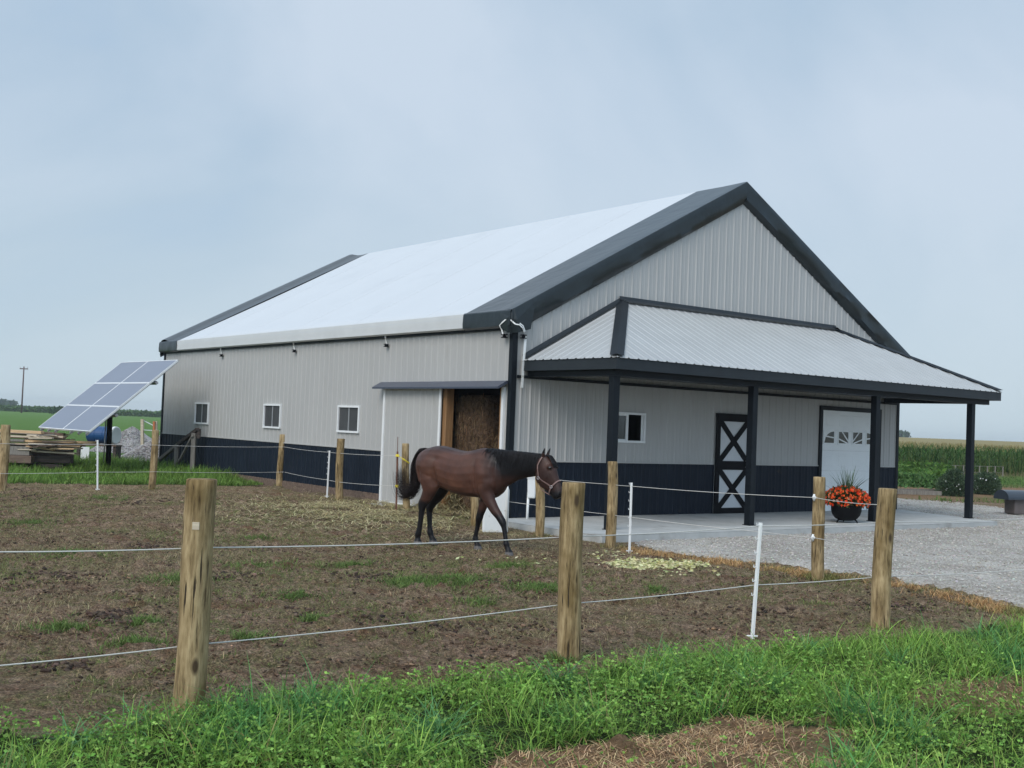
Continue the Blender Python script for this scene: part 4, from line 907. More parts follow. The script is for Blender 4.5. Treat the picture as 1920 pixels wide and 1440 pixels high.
# ------------------------------------------------------------------ small things near the barn
g = at(928, 998); q = MB(); ry = Matrix.Rotation(.35, 4, 'Z'); hw = .225
prof = [(-hw, 0), (hw, 0), (hw, .72), (hw-.03, .79), (-hw+.05, .79), (-hw, .72)]
q.loft([[ry @ Vector((x_, -.04, z_)) for x_, z_ in prof], [ry @ Vector((x_, .04, z_)) for x_, z_ in prof]])
o = q.build('plastic_board', M['plastic'], None, bevel=.012); o.location = g; tag(o, 'white scuffed plastic panel standing on the dirt behind the horse front legs', 'board')
q = MB(); q.tube([ry @ Vector((hw-.045, -.055, .0)), ry @ Vector((hw-.045, -.055, .74)), ry @ Vector((hw-.06, -.05, .80))], .022, 8); q.build('edge_tube', M['plastic'], o, smooth=True)
gp = at(988, 973, 0); q = MB(); q.tube([gp+Vector((0, 0, -.12)), gp+Vector((.01, 0, .5))], .024, 10); fe = empty('mineral_feeder', gp, label='white plastic feeder box on a thin pole at the slab corner behind the horse head', cat='feeder')
for v in q.v: pass
po = q.build('pole', M['plastic'], None, smooth=True); po.data.transform(Matrix.Translation(-gp)); po.parent = fe
q = MB(); c = atD(997, 913, gp.y)-gp; hh = .205
def rr(w, d, z, k=.25): return [c+Vector((w*math.copysign(abs(math.cos(t))**.45, math.cos(t)), d*math.copysign(abs(math.sin(t))**.45, math.sin(t)), z)) for t in [2*math.pi*i/20 for i in range(20)]]
q.loft([rr(.066, .05, -hh), rr(.074, .058, -hh+.02), rr(.085, .07, hh-.05)]); bx = q.build('feeder_box', M['white'], None, smooth=False, bevel=.004); bx.parent = fe
q = MB(); q.loft([rr(.096, .08, hh-.05), rr(.098, .082, hh-.01), rr(.085, .07, hh+.012), rr(.05, .04, hh+.02)]); q.build('lid', M['white'], fe, bevel=.003)
# white pipe pieces on the dirt
p = at(706, 943, G0+.03); q = MB(); q.tube([at(690, 945, G0+.03), at(712, 946, G0+.04), at(726, 953, G0+.03)], .022, 8); q.tube([at(712, 946, G0+.04), at(703, 935, G0+.1)], .022, 8)
tag(q.build('pipe_fitting', M['white'], None, smooth=True), 'white branched plastic pipe lying on the straw near the barn door', 'pipe')
# weathered timber brace by the far barn corner
br = empty('timber_brace', atD(361, 880, 32.2), label='weathered grey timber brace with slanted rail beside the far end of the barn', cat='brace')
bo = br.location.copy()
def brbar(p, r_, w, h, nm, m_='olddark'):
    q = MB(); q.bar(Vector(p)-bo, Vector(r_)-bo, w, h); q.build(nm, M[m_], br, bevel=.006)
brbar(atD(361, 884, 32.2), atD(364, 812, 32.2), .13, .12, 'post'); brbar(atD(330, 877, 33.1), atD(332, 836, 33.1), .14, .12, 'post')
brbar(atD(298, 863, 34.1), atD(336, 832, 33.0), .10, .09, 'slanted_rail'); brbar(atD(334, 833, 33.05), atD(371, 805, 32.1), .10, .10, 'slanted_rail', 'tie'); brbar(atD(331, 874, 33.0), atD(361, 817, 32.1), .06, .06, 'thin_strut'); brbar(atD(372, 822, 32.15), atD(373, 804, 32.15), .10, .10, 'short_post', 'tie')

# ------------------------------------------------------------------ horse
def horse():
    q = MB(); n_ = 20
    def ell(c, a, b_, y0=0, ex=1.0):   # c=(x,z) centre, a=half axis vector in xz, b_=half width
        return [Vector((c[0]+a[0]*math.cos(t), y0+b_*math.copysign(abs(math.sin(t))**ex, math.sin(t)), c[1]+a[1]*math.cos(t))) for t in [2*math.pi*k/n_ for k in range(n_)]]
    T = [(-.805, 1.24, 1.14, .04), (-.785, 1.33, 1.05, .12), (-.72, 1.40, .96, .19), (-.62, 1.445, .90, .232), (-.48, 1.482, .87, .258), (-.34, 1.488, .865, .265), (-.2, 1.468, .83, .268), (-.05, 1.44, .79, .278), (.1, 1.427, .772, .28), (.22, 1.445, .768, .265), (.34, 1.478, .768, .24), (.44, 1.49, .77, .225), (.55, 1.478, .765, .22), (.65, 1.46, .785, .21), (.74, 1.40, .85, .18), (.80, 1.28, .94, .12), (.825, 1.18, 1.03, .05)]
    q.loft([ell((x, (a+b_)/2), (0, (a-b_)/2), w, ex=.88) for x, a, b_, w in T])
    NK = [(.46, 1.475, .86, .15), (.6, 1.470, .86, .155), (.74, 1.462, .90, .135), (.88, 1.458, .98, .112), (1.02, 1.452, 1.055, .095), (1.16, 1.446, 1.10, .086), (1.3, 1.44, 1.125, .082), (1.42, 1.425, 1.17, .075)]
    q.loft([ell((x+.0, (a+b_)/2), (0, (a-b_)/2), w) for x, a, b_, w in NK])
    HS = [((1.435, 1.44), (1.345, 1.22), .075), ((1.53, 1.415), (1.35, 1.12), .092), ((1.605, 1.345), (1.385, 1.045), .098), ((1.66, 1.255), (1.44, .985), .092), ((1.695, 1.16), (1.515, .945), .074), ((1.728, 1.075), (1.58, .905), .058), ((1.762, 1.0), (1.625, .862), .058), ((1.782, .935), (1.652, .838), .060), ((1.765, .875), (1.685, .832), .044)]
    def hs(s):
        i = min(int(s), len(HS)-2); t = s-i; A, B = HS[i], HS[i+1]
        L_ = lambda p, r_: tuple(p[k]*(1-t)+r_[k]*t for k in range(2))
        return L_(A[0], B[0]), L_(A[1], B[1]), A[2]*(1-t)+B[2]*t
    def hp(s, ph, o=0):
        fr, bk, w = hs(s); c = ((fr[0]+bk[0])/2, (fr[1]+bk[1])/2); a = ((fr[0]-bk[0])/2, (fr[1]-bk[1])/2); al = math.hypot(*a); k = 1+o/al; kw = 1+o/w
        sn = math.sin(ph); return Vector((c[0]+a[0]*k*math.cos(ph), kw*w*math.copysign(abs(sn)**.85, sn), c[1]+a[1]*k*math.cos(ph)))
    q.loft([[hp(s, 2*math.pi*k/n_) for k in range(n_)] for s in range(len(HS))])
    for sy in (-1, 1):   # brow, cheek, ears
        q.loft([[Vector((1.60+.045*math.cos(t)*k, sy*(.065+.028*k2), 1.275+.032*math.sin(t)*k)) for t in [2*math.pi*j/10 for j in range(10)]] for k, k2 in ((1, 0), (1, .6), (.6, 1.1))])
        q.loft([[Vector((1.44+.07*math.cos(t)*k, sy*(.06+.03*k2), 1.12+.08*math.sin(t)*k)) for t in [2*math.pi*j/10 for j in range(10)]] for k, k2 in ((1, 0), (1, .7), (.6, 1.05))])
        ER = [(1.47, 1.40, .026, .05), (1.475, 1.44, .030, .056), (1.485, 1.48, .026, .062), (1.497, 1.515, .017, .066), (1.51, 1.545, .006, .064)]
        q.loft([[Vector((x+r_*math.cos(t), sy*(y_)+.6*r_*math.sin(t), z)) for t in [2*math.pi*j/8 for j in range(8)]] for x, z, r_, y_ in ER])
    def leg(P, y0):
        r = []; K = 1.12 if P[0][0] > 0 else 1.24
        for i, (x, z, a, b_) in enumerate(P):
            p0, p1 = P[max(i-1, 0)], P[min(i+1, len(P)-1)]; d = Vector((p1[0]-p0[0], p1[1]-p0[1])).normalized(); nrm = (-d.y, d.x)
            if z < .06: nrm = (1, 0)
            yy = y0*(1 if z < .8 else 1-.25*min(1, (z-.8)/.4)); r.append([Vector((x+nrm[0]*a*(K if z < .72 else 1.05)*math.cos(t), yy+b_*(K if z < .72 else 1.05)*math.sin(t), z+nrm[1]*a*(K if z < .72 else 1.05)*math.cos(t))) for t in [2*math.pi*k/16 for k in range(16)]])
        q.loft(r)
    leg([(.50, 1.20, .15, .07), (.53, 1.05, .16, .09), (.56, .92, .135, .09), (.59, .82, .105, .078), (.645, .73, .082, .066), (.73, .62, .064, .055), (.81, .54, .052, .046), (.865, .475, .050, .046), (.885, .44, .046, .043), (.90, .40, .034, .033), (.925, .30, .030, .028), (.942, .215, .031, .029), (.953, .165, .041, .036), (.97, .125, .034, .030), (.99, .085, .034, .032), (1.00, .068, .046, .045), (1.015, .0, .062, .058)], -.125)
    leg([(.46, 1.10, .13, .07), (.43, .95, .125, .085), (.40, .84, .10, .075), (.365, .74, .080, .064), (.32, .62, .060, .052), (.285, .52, .050, .045), (.27, .465, .049, .046), (.262, .43, .044, .042), (.252, .38, .033, .032), (.232, .28, .029, .028), (.215, .20, .030, .029), (.212, .155, .040, .036), (.228, .115, .033, .030), (.248, .08, .033, .032), (.256, .065, .045, .045), (.27, .0, .060, .058)], .125)
    leg([(-.50, 1.28, .20, .08), (-.51, 1.12, .235, .12), (-.485, .98, .20, .12), (-.47, .88, .15, .10), (-.49, .79, .105, .075), (-.535, .71, .075, .056), (-.575, .66, .062, .048), (-.60, .61, .062, .044), (-.607, .565, .052, .042), (-.612, .51, .038, .036), (-.625, .38, .032, .031), (-.642, .25, .031, .030), (-.655, .18, .038, .035), (-.665, .15, .041, .036), (-.668, .115, .034, .03), (-.665, .08, .036, .034), (-.665, .062, .046, .046), (-.66, .0, .060, .058)], -.135)
    leg([(-.48, 1.28, .20, .08), (-.49, 1.12, .23, .12), (-.46, .98, .20, .12), (-.46, .88, .15, .10), (-.50, .79, .105, .075), (-.57, .70, .075, .056), (-.635, .63, .062, .048), (-.68, .57, .062, .044), (-.688, .53, .052, .042), (-.688, .47, .038, .036), (-.68, .36, .032, .031), (-.668, .24, .031, .030), (-.655, .165, .041, .036), (-.635, .12, .034, .03), (-.61, .085, .035, .033), (-.60, .065, .046, .046), (-.585, .0, .060, .058)], .135)
    hm = bpy.data.materials.new('horse_coat'); hm.use_nodes = True; N = hm.node_tree.nodes; Lk = hm.node_tree.links; b = N['Principled BSDF']
    vc = N.new('ShaderNodeVertexColor'); vc.layer_name = 'Col'; tc = N.new('ShaderNodeTexCoord'); nz = N.new('ShaderNodeTexNoise'); nz.inputs['Scale'].default_value = 9; nz.inputs['Detail'].default_value = 8
    mp = N.new('ShaderNodeMapping'); mp.inputs['Scale'].default_value = (.8, .8, .8); Lk.new(tc.outputs['Object'], mp.inputs[0]); Lk.new(mp.outputs[0], nz.inputs['Vector'])
    rp = N.new('ShaderNodeValToRGB'); rp.color_ramp.elements[0].position = .35; rp.color_ramp.elements[0].color = (.78, .78, .8, 1); rp.color_ramp.elements[1].position = .65; rp.color_ramp.elements[1].color = (1.15, 1.12, 1.1, 1); Lk.new(nz.outputs['Fac'], rp.inputs[0])
    mx = N.new('ShaderNodeMix'); mx.data_type = 'RGBA'; mx.blend_type = 'MULTIPLY'; mx.inputs[0].default_value = 1; Lk.new(vc.outputs[0], mx.inputs[6]); Lk.new(rp.outputs[0], mx.inputs[7]); Lk.new(mx.outputs[2], b.inputs['Base Color'])
    b.inputs['Roughness'].default_value = .4; b.inputs['Specular IOR Level'].default_value = .24
    n2 = N.new('ShaderNodeTexNoise'); n2.inputs['Scale'].default_value = 180; Lk.new(tc.outputs['Object'], n2.inputs['Vector']); bp = N.new('ShaderNodeBump'); bp.inputs['Distance'].default_value = .002; Lk.new(n2.outputs['Fac'], bp.inputs['Height']); Lk.new(bp.outputs[0], b.inputs['Normal'])
    tmp = q.build('horse_tmp', hm); 
    m1 = tmp.modifiers.new('r', 'REMESH'); m1.mode = 'VOXEL'; m1.voxel_size = .0095
    m2 = tmp.modifiers.new('s', 'SMOOTH'); m2.factor = .5; m2.iterations = 7
    dg = bpy.context.evaluated_depsgraph_get(); me = bpy.data.meshes.new_from_object(tmp.evaluated_get(dg)); bpy.data.objects.remove(tmp)
    me.name = 'horse'; me.polygons.foreach_set('use_smooth', [True]*len(me.polygons))
    nv = len(me.vertices); co_ = np.zeros(nv*3, np.float32); me.vertices.foreach_get('co', co_); V = co_.reshape(-1, 3).astype(float); x, y, z = V.T
    # muscle relief: shoulder line, flank hollow, ribs, stifle, jaw
    nrm = np.zeros(nv*3, np.float32); me.vertices.foreach_get('normal', nrm); Nn = nrm.reshape(-1, 3)
    sd = ss((np.abs(y)-.10)/.08)
    def blob(cx, cz, rx, rz, amp): return amp*np.exp(-((x-cx)/rx)**2-((z-cz)/rz)**2)
    d = sd*(blob(-.33, 1.06, .05, .16, -.026)+blob(-.28, 1.30, .10, .05, -.012)+blob(.40, 1.0, .03, .22, -.016)+blob(.52, 1.12, .07, .12, .012)+blob(-.52, 1.2, .12, .14, .010)+blob(.33, .93, .03, .10, -.012)+blob(.70, 1.15, .03, .14, -.014)+blob(.62, .98, .07, .06, .012)+blob(-.63, 1.02, .03, .14, -.012))
    legs_ = (z < .7); d = d*(~legs_)
    V2 = V+Nn*d[:, None]*1.7; me.vertices.foreach_set('co', V2.astype(np.float32).ravel())
    brown = np.array((.082, .037, .026)); blk = np.array((.007, .006, .007)); dk = np.array((.028, .014, .012)); tanc = np.array((.165, .078, .050)); hoof = np.array((.13, .12, .115))
    nse = fbm(x*4+z*2, z*4+y*3, 301)-.5
    C = np.repeat(brown[None], nv, 0)
    def mixc(C, c, w): w = np.clip(w, 0, 1)[:, None]; return C*(1-w)+c*w
    C = mixc(C, tanc, .5*np.exp(-((x+.02)/.3)**2-((z-.93)/.12)**2)+.45*np.exp(-((x+.36)/.12)**2-((z-1.12)/.12)**2)+.35*np.exp(-((x-.5)/.15)**2-((z-.95)/.1)**2))
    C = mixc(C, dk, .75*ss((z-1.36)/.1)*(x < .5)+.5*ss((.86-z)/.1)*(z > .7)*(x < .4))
    C = mixc(C, dk, .6*ss((x-.46+nse*.2)/.14)*ss((1.75-x)/.2))
    C = mixc(C, blk, ss((x-.50-.35*(1.46-z)+nse*.35)/.26)*ss((1.42-x+nse*.1)/.12)*ss((z-.98)/.18))
    C = mixc(C, dk, .75*ss((x-1.4)/.1)); C = mixc(C, brown, .6*np.exp(-((x-1.54)/.07)**2-((z-1.30)/.09)**2)); C = mixc(C, blk, ss((.99-z+nse*.06)/.08)*(x > 1.5)); C = mixc(C, blk, (z > 1.46)*(x > 1.42))
    fore = (x > .1) & (x < 1.25); C = mixc(C, blk, ss((.66-z+nse*.12)/.14)*fore*(z < .75)); C = mixc(C, blk, ss((.74-z+nse*.12)/.14)*(x < -.3)*(z < .8))
    C = mixc(C, blk, .9*ss((.98-z)/.15)*(x < -.3)*(y > -.02)); C = mixc(C, hoof, ss((.062-z)/.012))  # left hind thigh and gaskin blackened: shade on the far leg, painted in
    a = me.color_attributes.new('Col', 'FLOAT_COLOR', 'POINT'); a.data.foreach_set('color', np.concatenate([C, np.ones((nv, 1))], 1).astype(np.float32).ravel())
    me.materials.clear(); me.materials.append(hm)
    h = bpy.data.objects.new('horse', me); COL.objects.link(h); h.location = (-.69, 16.78, G0+.004); h.rotation_euler = (0, 0, -R(36))
    tag(h, 'bay horse with black legs and mane walking across the dirt paddock', 'horse')
    # hair
    def strandset(name, paths, r0, m_):
        V, F = [], []
        for P in paths:
            n0 = len(V)
            for i, p in enumerate(P):
                t = i/(len(P)-1); rr_ = r0*(1-.85*t); d = (P[min(i+1, len(P)-1)]-P[max(i-1, 0)]).normalized(); a = d.cross(Vector((.3, 1, .2))).normalized(); b_ = d.cross(a)
                V += [p+a*rr_, p+b_*rr_*.6, p-a*rr_, p-b_*rr_*.6]
            for i in range(len(P)-1):
                for j in range(4): F.append((n0+4*i+j, n0+4*i+(j+1) % 4, n0+4*i+4+(j+1) % 4, n0+4*i+4+j))
        return mesh_np(name, np.array([list(v) for v in V]), F, m_, h, smooth=True)
    def crv(P, k=14):
        P = [Vector(p) for p in P]; out = []
        for i in range(len(P)-1):
            p0, p1, p2, p3 = P[max(i-1, 0)], P[i], P[i+1], P[min(i+2, len(P)-1)]
            for s in range(k//(len(P)-1)+1 if i < len(P)-2 else k//(len(P)-1)+2):
                t = s/(k//(len(P)-1)+1); out.append(.5*((2*p1)+(p2-p0)*t+(2*p0-5*p1+4*p2-p3)*t*t+(3*p1-p0-3*p2+p3)*t**3))
        return out
    paths = []
    for i in range(520):
        x0 = random.uniform(.50, 1.45); zt = 1.478-(.04*(x0-.5)) if x0 < 1.4 else 1.44; ln = random.uniform(.12, .27)*(.6+.4*min(1, (x0-.45)*4)); sd_ = -1 if random.random() < .8 else 1
        w = float(np.interp(x0, [.5, .74, 1.02, 1.42], [.14, .125, .09, .078])); fw_ = random.uniform(-.06, .05)
        P = [(x0, 0, zt-.01), (x0+fw_*.2, sd_*w*.45, zt+.004), (x0+fw_*.6, sd_*(w*.92), zt-ln*.45), (x0+fw_, sd_*(w*1.12+random.uniform(0, .02)), zt-ln)]
        paths.append(crv(P, 9))
    for i in range(60):
        P = [(1.50, random.uniform(-.03, .03), 1.435), (1.56, random.uniform(-.05, .05), 1.42), (1.63, random.uniform(-.06, .06), 1.33), (1.655, random.uniform(-.06, .06), 1.27)]; paths.append(crv(P, 9))
    strandset('mane', paths, .0075, M['hair'])
    paths = []
    for i in range(520):
        e = random.uniform(.85, 1.1); g_ = random.gauss(0, 1); g2 = random.gauss(0, 1); g3 = random.gauss(0, 1)
        base = [(-.70, 0, 1.405), (-.80, 0, 1.375), (-.875, 0, 1.22), (-.885, 0, 1.02), (-.88, 0, .86), (-.94, 0, .76), (-1.05, 0, .745), (-1.14, 0, .86), (-1.165, 0, 1.08)]
        kk = min(9, max(5, int(round(e*9)))); P = []
        for j, p in enumerate(base[:kk]): s = j/8; P.append((p[0]+g_*(.012+.045*s)+(.02*g3*s), g2*(.018+.035*s), p[1+1]+g3*(.012+.05*s)+.02*g_*s))
        paths.append(crv(P, 26))
    strandset('tail', paths, .0048, M['hair2'])
    for sy in (-1, 1):
        q = MB(); c = Vector((1.615, sy*.088, 1.268)); q.loft([[c+Vector((.020*math.cos(t)*math.sin(p)*1.2, .017*math.cos(p)*1, .017*math.sin(t)*math.sin(p))) for t in [2*math.pi*j/12 for j in range(12)]] for p in np.linspace(.15, math.pi-.15, 8)]); q.build('eye', M['eye'], h, smooth=True)
        q = MB(); c = Vector((1.757, sy*.042, .945)); q.loft([[c+Vector((.016*math.cos(t)*k, sy*.010*k2, .010*math.sin(t)*k)) for t in [2*math.pi*j/10 for j in range(10)]] for k, k2 in ((1, 0), (.7, .8))]); q.build('nostril', M['dark'], h, smooth=True)
    # halter
    hl = MB(); pi = math.pi
    def strap(sp, w=.018, o=.010):
        pts = [hp(s, ph, o) for s, ph in sp]
        for i in range(len(pts)-1):
            c = (hp(*[(sp[i][k]+sp[i+1][k])/2 for k in (0, 1)], 0)); ctr = Vector((sum(hs((sp[i][0]+sp[i+1][0])/2)[k][0] for k in (0, 1))/2, 0, sum(hs((sp[i][0]+sp[i+1][0])/2)[k][1] for k in (0, 1))/2))
            hl.bar(pts[i], pts[i+1]+(pts[i+1]-pts[i]).normalized()*.004, w, .006, (c-ctr).normalized())
    for sg in (-1, 1):
        L_ = lambda a, b_, k=8: [(a[0]+(b_[0]-a[0])*i/k, sg*(a[1]+(b_[1]-a[1])*i/k)) for i in range(k+1)]
        strap(L_((4.85, .0), (4.75, pi*.5), 9)); strap(L_((4.75, pi*.5), (5.2, pi), 8)); strap(L_((4.75, pi*.5), (2.0, pi*.66), 8)); strap(L_((2.0, pi*.66), (1.9, pi), 6)); strap(L_((2.0, pi*.66), (.55, pi*.52), 6)); strap(L_((.55, pi*.52), (.35, 0), 6)); 
    hl.tube([hp(1.9, pi, .01), hp(3.2, pi, .03), hp(4.2, pi, .03), hp(5.2, pi, .012)], .008, 6)
    ho = hl.build('halter', M['halter'], h)
    for sg in (-1, 1):
        for s, ph in ((4.75, pi*.5), (2.0, pi*.66)):
            q = MB(); c = hp(s, sg*ph, .016); q.tube([c+Vector((.019*math.cos(t), 0, .019*math.sin(t))) for t in [2*pi*j/12 for j in range(13)]], .0045, 6); q.build('ring', M['steel'], ho, smooth=True)
horse()

# ------------------------------------------------------------------ flower pot
g = at(1586, 980, 0); pot = empty('flower_pot', g, label='black cauldron planter full of orange-red flowers on the porch slab', cat='planter')
q = MB(); n_ = 36; prof = [(.05, .045), (.14, .05), (.22, .09), (.275, .16), (.30, .24), (.305, .32), (.29, .37), (.30, .385), (.325, .395), (.325, .41), (.28, .41), (.275, .36)]
q.loft([[Vector((r_*math.cos(t), r_*math.sin(t), z_)) for t in [2*math.pi*k/n_ for k in range(n_)]] for r_, z_ in prof]); cb = q.build('cauldron', M['iron'], pot, smooth=True)
for a in (-.6, 1.5, 3.6):
    q = MB(); q.tube([(.17*math.cos(a), .17*math.sin(a), .09), (.225*math.cos(a), .225*math.sin(a), .04), (.235*math.cos(a), .235*math.sin(a), 0)], [.022, .015, .012], 8); q.build('leg', M['iron'], pot, smooth=True)
q = MB(); q.loft([[Vector((.28*math.cos(t), .28*math.sin(t), .37)) for t in [2*math.pi*k/20 for k in range(20)]], [Vector((.26*math.cos(t), .26*math.sin(t), .395)) for t in [2*math.pi*k/20 for k in range(20)]]]); q.build('soil', M['soil'], pot)
def dome(n, rx, rz, z0, inner=.6):
    th = rng.uniform(0, 6.28, n); u_ = rng.uniform(-.35, 1, n); r_ = rng.uniform(inner, 1, n); s = np.sqrt(1-np.clip(u_, -.35, 1)**2)
    D = np.stack([s*np.cos(th), s*np.sin(th), u_], 1); return np.stack([D[:, 0]*rx*r_, D[:, 1]*rx*r_, z0+D[:, 2]*rz*r_], 1), D
P, D = dome(2600, .44, .27, .45, .35); leafmesh('foliage', P, D+rng.normal(0, .6, D.shape), rng.uniform(.05, .1, len(P)), cvar(len(P), (.02, .035, .012), (.10, .12, .04), .3), M['leafv'], pot, asp=.45)
P, D = dome(330, .47, .29, .46, .92); C5 = np.repeat(P, 5, 0); a = np.tile(np.arange(5)*1.2566, len(P))+np.repeat(rng.uniform(0, 6, len(P)), 5); D5 = np.repeat(D, 5, 0)
t1 = np.cross(D5, np.array([.1, .2, 1.])); t1 /= np.linalg.norm(t1, axis=1, keepdims=True); t2 = np.cross(D5, t1); A = t1*np.cos(a)[:, None]+t2*np.sin(a)[:, None]+D5*.35
fc = np.repeat(np.where(rng.random((len(P), 1)) < .12, cvar(len(P), (.5, .25, .14), (.6, .35, .2)), cvar(len(P), (.80, .05, .015), (.95, .17, .03), .12)), 5, 0)
leafmesh('flowers', C5, A, np.full(len(C5), .034)*rng.uniform(.8, 1.3, len(C5)), fc, M['flower'], pot, asp=.9)
n = 60; blades('spike_leaves', np.tile([0, 0, .5], (n, 1))+rng.normal(0, .03, (n, 3)), rng.uniform(.4, .78, n), rng.uniform(.018, .028, n), rng.uniform(.05, .7, n), rng.uniform(0, 6.28, n), cvar(n, (.05, .09, .05), (.12, .17, .09)), M['leafv'], seg=5, droop=.45, parent=pot)

# ------------------------------------------------------------------ solar array
C = atD(200.1, 740.1, 32.06); y1, tl_ = -.87, .716; e1 = Vector((math.cos(y1), math.sin(y1), 0)); e2 = Vector((math.sin(y1)*math.cos(tl_), -math.cos(y1)*math.cos(tl_), -math.sin(tl_))); nn = e1.cross(e2)
if nn.z < 0: nn = -nn
bp_ = atD(203, 876, 32.1); base = Vector((bp_.x, 32.1, Hf(bp_.x, 32.1))); sa = empty('solar_array', base, label='tilted array of six solar panels on a black pole beside the far barn end', cat='solar panels')
MT = Matrix(((e1.x, e2.x, nn.x, C.x-base.x), (e1.y, e2.y, nn.y, C.y-base.y), (e1.z, e2.z, nn.z, C.z-base.z), (0, 0, 0, 1)))
pw, ph_ = 2.0, 1.03
for i in (-1, 0):
    for j in (-1.5, -.5, .5):
        q = MB(); q.box(i*pw+.022, (i+1)*pw-.022, j*ph_+.022, (j+1)*ph_-.022, .0, .012, MT); pn = q.build('solar_panel', M['solar'], sa)
        q = MB(); x0, x1, y0, y1 = i*pw+.004, (i+1)*pw-.004, j*ph_+.004, (j+1)*ph_-.004
        q.box(x0, x1, y0, y0+.022, -.03, .018, MT); q.box(x0, x1, y1-.022, y1, -.03, .018, MT); q.box(x0, x0+.022, y0+.022, y1-.022, -.03, .018, MT); q.box(x1-.022, x1, y0+.022, y1-.022, -.03, .018, MT); q.build('frame', M['white'], pn)
q = MB()
for yy in (-1.8, -1.2, -.6, .6, 1.2, 1.8): q.box(yy-.025, yy+.025, -1.62, 1.60, -.09, -.032, MT)
for xx in (-.7, .7): q.box(-1.95, 1.95, xx-.035, xx+.035, -.17, -.092, MT)
q.build('rails', M['steel'], sa)
q = MB(); top = C-base-nn*.17; q.tube([(0, 0, -.15), (top.x, top.y, top.z)], .075, 16); q.build('pole', M['black'], sa, smooth=True)
q = MB(); q.tube([(0, 0, .35), (.02, 0, .36)], .01)
q = MB(); q.tube([(-.12, -.05, 0), (-.12, -.05, 1.4)], .018, 8); q.build('conduit', M['steel'], sa, smooth=True)

# ------------------------------------------------------------------ lumber pile
def board(px0, px1, py0, py1, D, dep, m_, label, cat, grp, ang=0., tilt=0.):
    a = atD(px0, (py0+py1)/2, D); b_ = atD(px1, (py0+py1)/2, D); h_ = abs(py1-py0)*D/f; L_ = b_.x-a.x; c = (a+b_)/2
    q = MB(); q.box(-L_/2, L_/2, 0, dep, -h_/2, h_/2); o = q.build('timber' if cat == 'timber' else 'board', M[m_], None, bevel=.006); o.location = c; o.rotation_euler = (0, tilt, ang); tag(o, label, cat, grp)
TG, BG = 'old dark timbers at the bottom of the lumber pile', 'loose boards on the lumber pile'
board(-40, 54, 874, 887, 31.0, .24, 'tie2', 'brown squared timber at the bottom front of the lumber pile', 'timber', TG)
board(30, 118, 869, 883, 31.4, .24, 'tie', 'black squared timber at the bottom of the lumber pile, its end sticking out right', 'timber', TG, .0, .02)
board(-40, 58, 853, 867, 31.0, .24, 'tie2', 'brown timber with a pale edge in the second layer of the lumber pile', 'timber', TG)
board(30, 132, 853, 867, 31.4, .24, 'tie', 'long black timber in the second layer of the lumber pile', 'timber', TG)
board(-40, 55, 836, 852, 31.1, .24, 'olddark', 'weathered grey timber in the third layer of the lumber pile', 'timber', TG)
board(-30, 120, 869, 887, 31.95, .5, 'tie', 'blackened timber at the back of the bottom layer', 'timber', TG)
board(-30, 125, 838, 866, 31.95, .5, 'tie2', 'wide brown timber block behind the upper layers of the lumber pile', 'timber', TG)
bd = [(38, 140, 846, 849, 31.2, 'lumber2', .02, 'pale board lowest of the loose boards, with a pointed end'), (20, 132, 841, 843.5, 31.3, 'olddark', 0, 'thin grey board just above the pale pointed one'),
 (50, 150, 838, 840.5, 31.25, 'lumber2', .0, 'pale board ending under the reddish plank'), (-20, 148, 835.5, 837.5, 31.6, 'tie2', .0, 'thin brown board set back in the middle of the pile'), (30, 150, 832, 835, 31.2, 'lumber', -.015, 'orange board in the middle of the pile'),
 (-20, 176, 825.5, 829.5, 31.15, 'lumber', -.018, 'longest orange plank reaching out toward the blue barrel'), (10, 140, 828.8, 831.6, 31.3, 'lumber2', .02, 'pale plank right under the longest orange one'), (-30, 44, 823, 827, 31.1, 'olddark', 0, 'grey board end beside the left edge post'),
 (46, 118, 820.5, 824.5, 31.5, 'lumber2', -.03, 'pale board slanting up near the top of the pile'), (-30, 80, 816.5, 819.5, 31.3, 'lumber2', .0, 'pale board near the top left of the pile'), (50, 104, 816, 819, 31.1, 'lumber2', .02, 'short pale board end at the top of the pile'),
 (-30, 88, 812.5, 815, 31.6, 'tie2', 0, 'reddish board second from the top of the pile'), (-30, 77, 806, 811, 31.4, 'lumber', .008, 'thick yellow plank lying on top of the pile'), (78, 119, 811, 816.5, 31.7, 'tie2', .03, 'dark reddish offcut at the top right of the pile'), (82, 118, 817.5, 821, 31.3, 'lumber2', -.02, 'short splintered offcut at the top right of the pile'), (60, 150, 834, 836, 31.1, 'lumber', .02, 'narrow orange strip sloping down to the right')]
for x0, x1, y0, y1, D, m_, tl, lb in bd: board(x0, x1, y0, y1, D, random.uniform(.14, .3), m_, lb, 'board', BG, random.uniform(-.05, .05), tl)
for k in range(14):
    y0 = random.uniform(811, 846); x0 = random.uniform(20, 100); board(x0, x0+random.uniform(15, 60), y0, y0+random.uniform(1.5, 2.8), random.uniform(30.85, 31.1), random.uniform(.06, .15), random.choice(['lumber', 'lumber2', 'tie2', 'lumber2', 'olddark']), 'small offcut board sticking out of the front of the lumber pile', 'board', 'offcuts sticking out of the lumber pile', random.uniform(-.35, .35), random.uniform(-.12, .12))
for k in range(12):
    y0 = 812+k*2.4; board(random.uniform(-30, 10), random.uniform(100, 150), y0, y0+2, 32.0+.05*k, .35, random.choice(['lumber', 'lumber2', 'tie2', 'olddark']), 'thin board in the hidden rear stack of the lumber pile', 'board', 'rear stack of boards in the lumber pile', random.uniform(-.02, .02), random.uniform(-.015, .015))
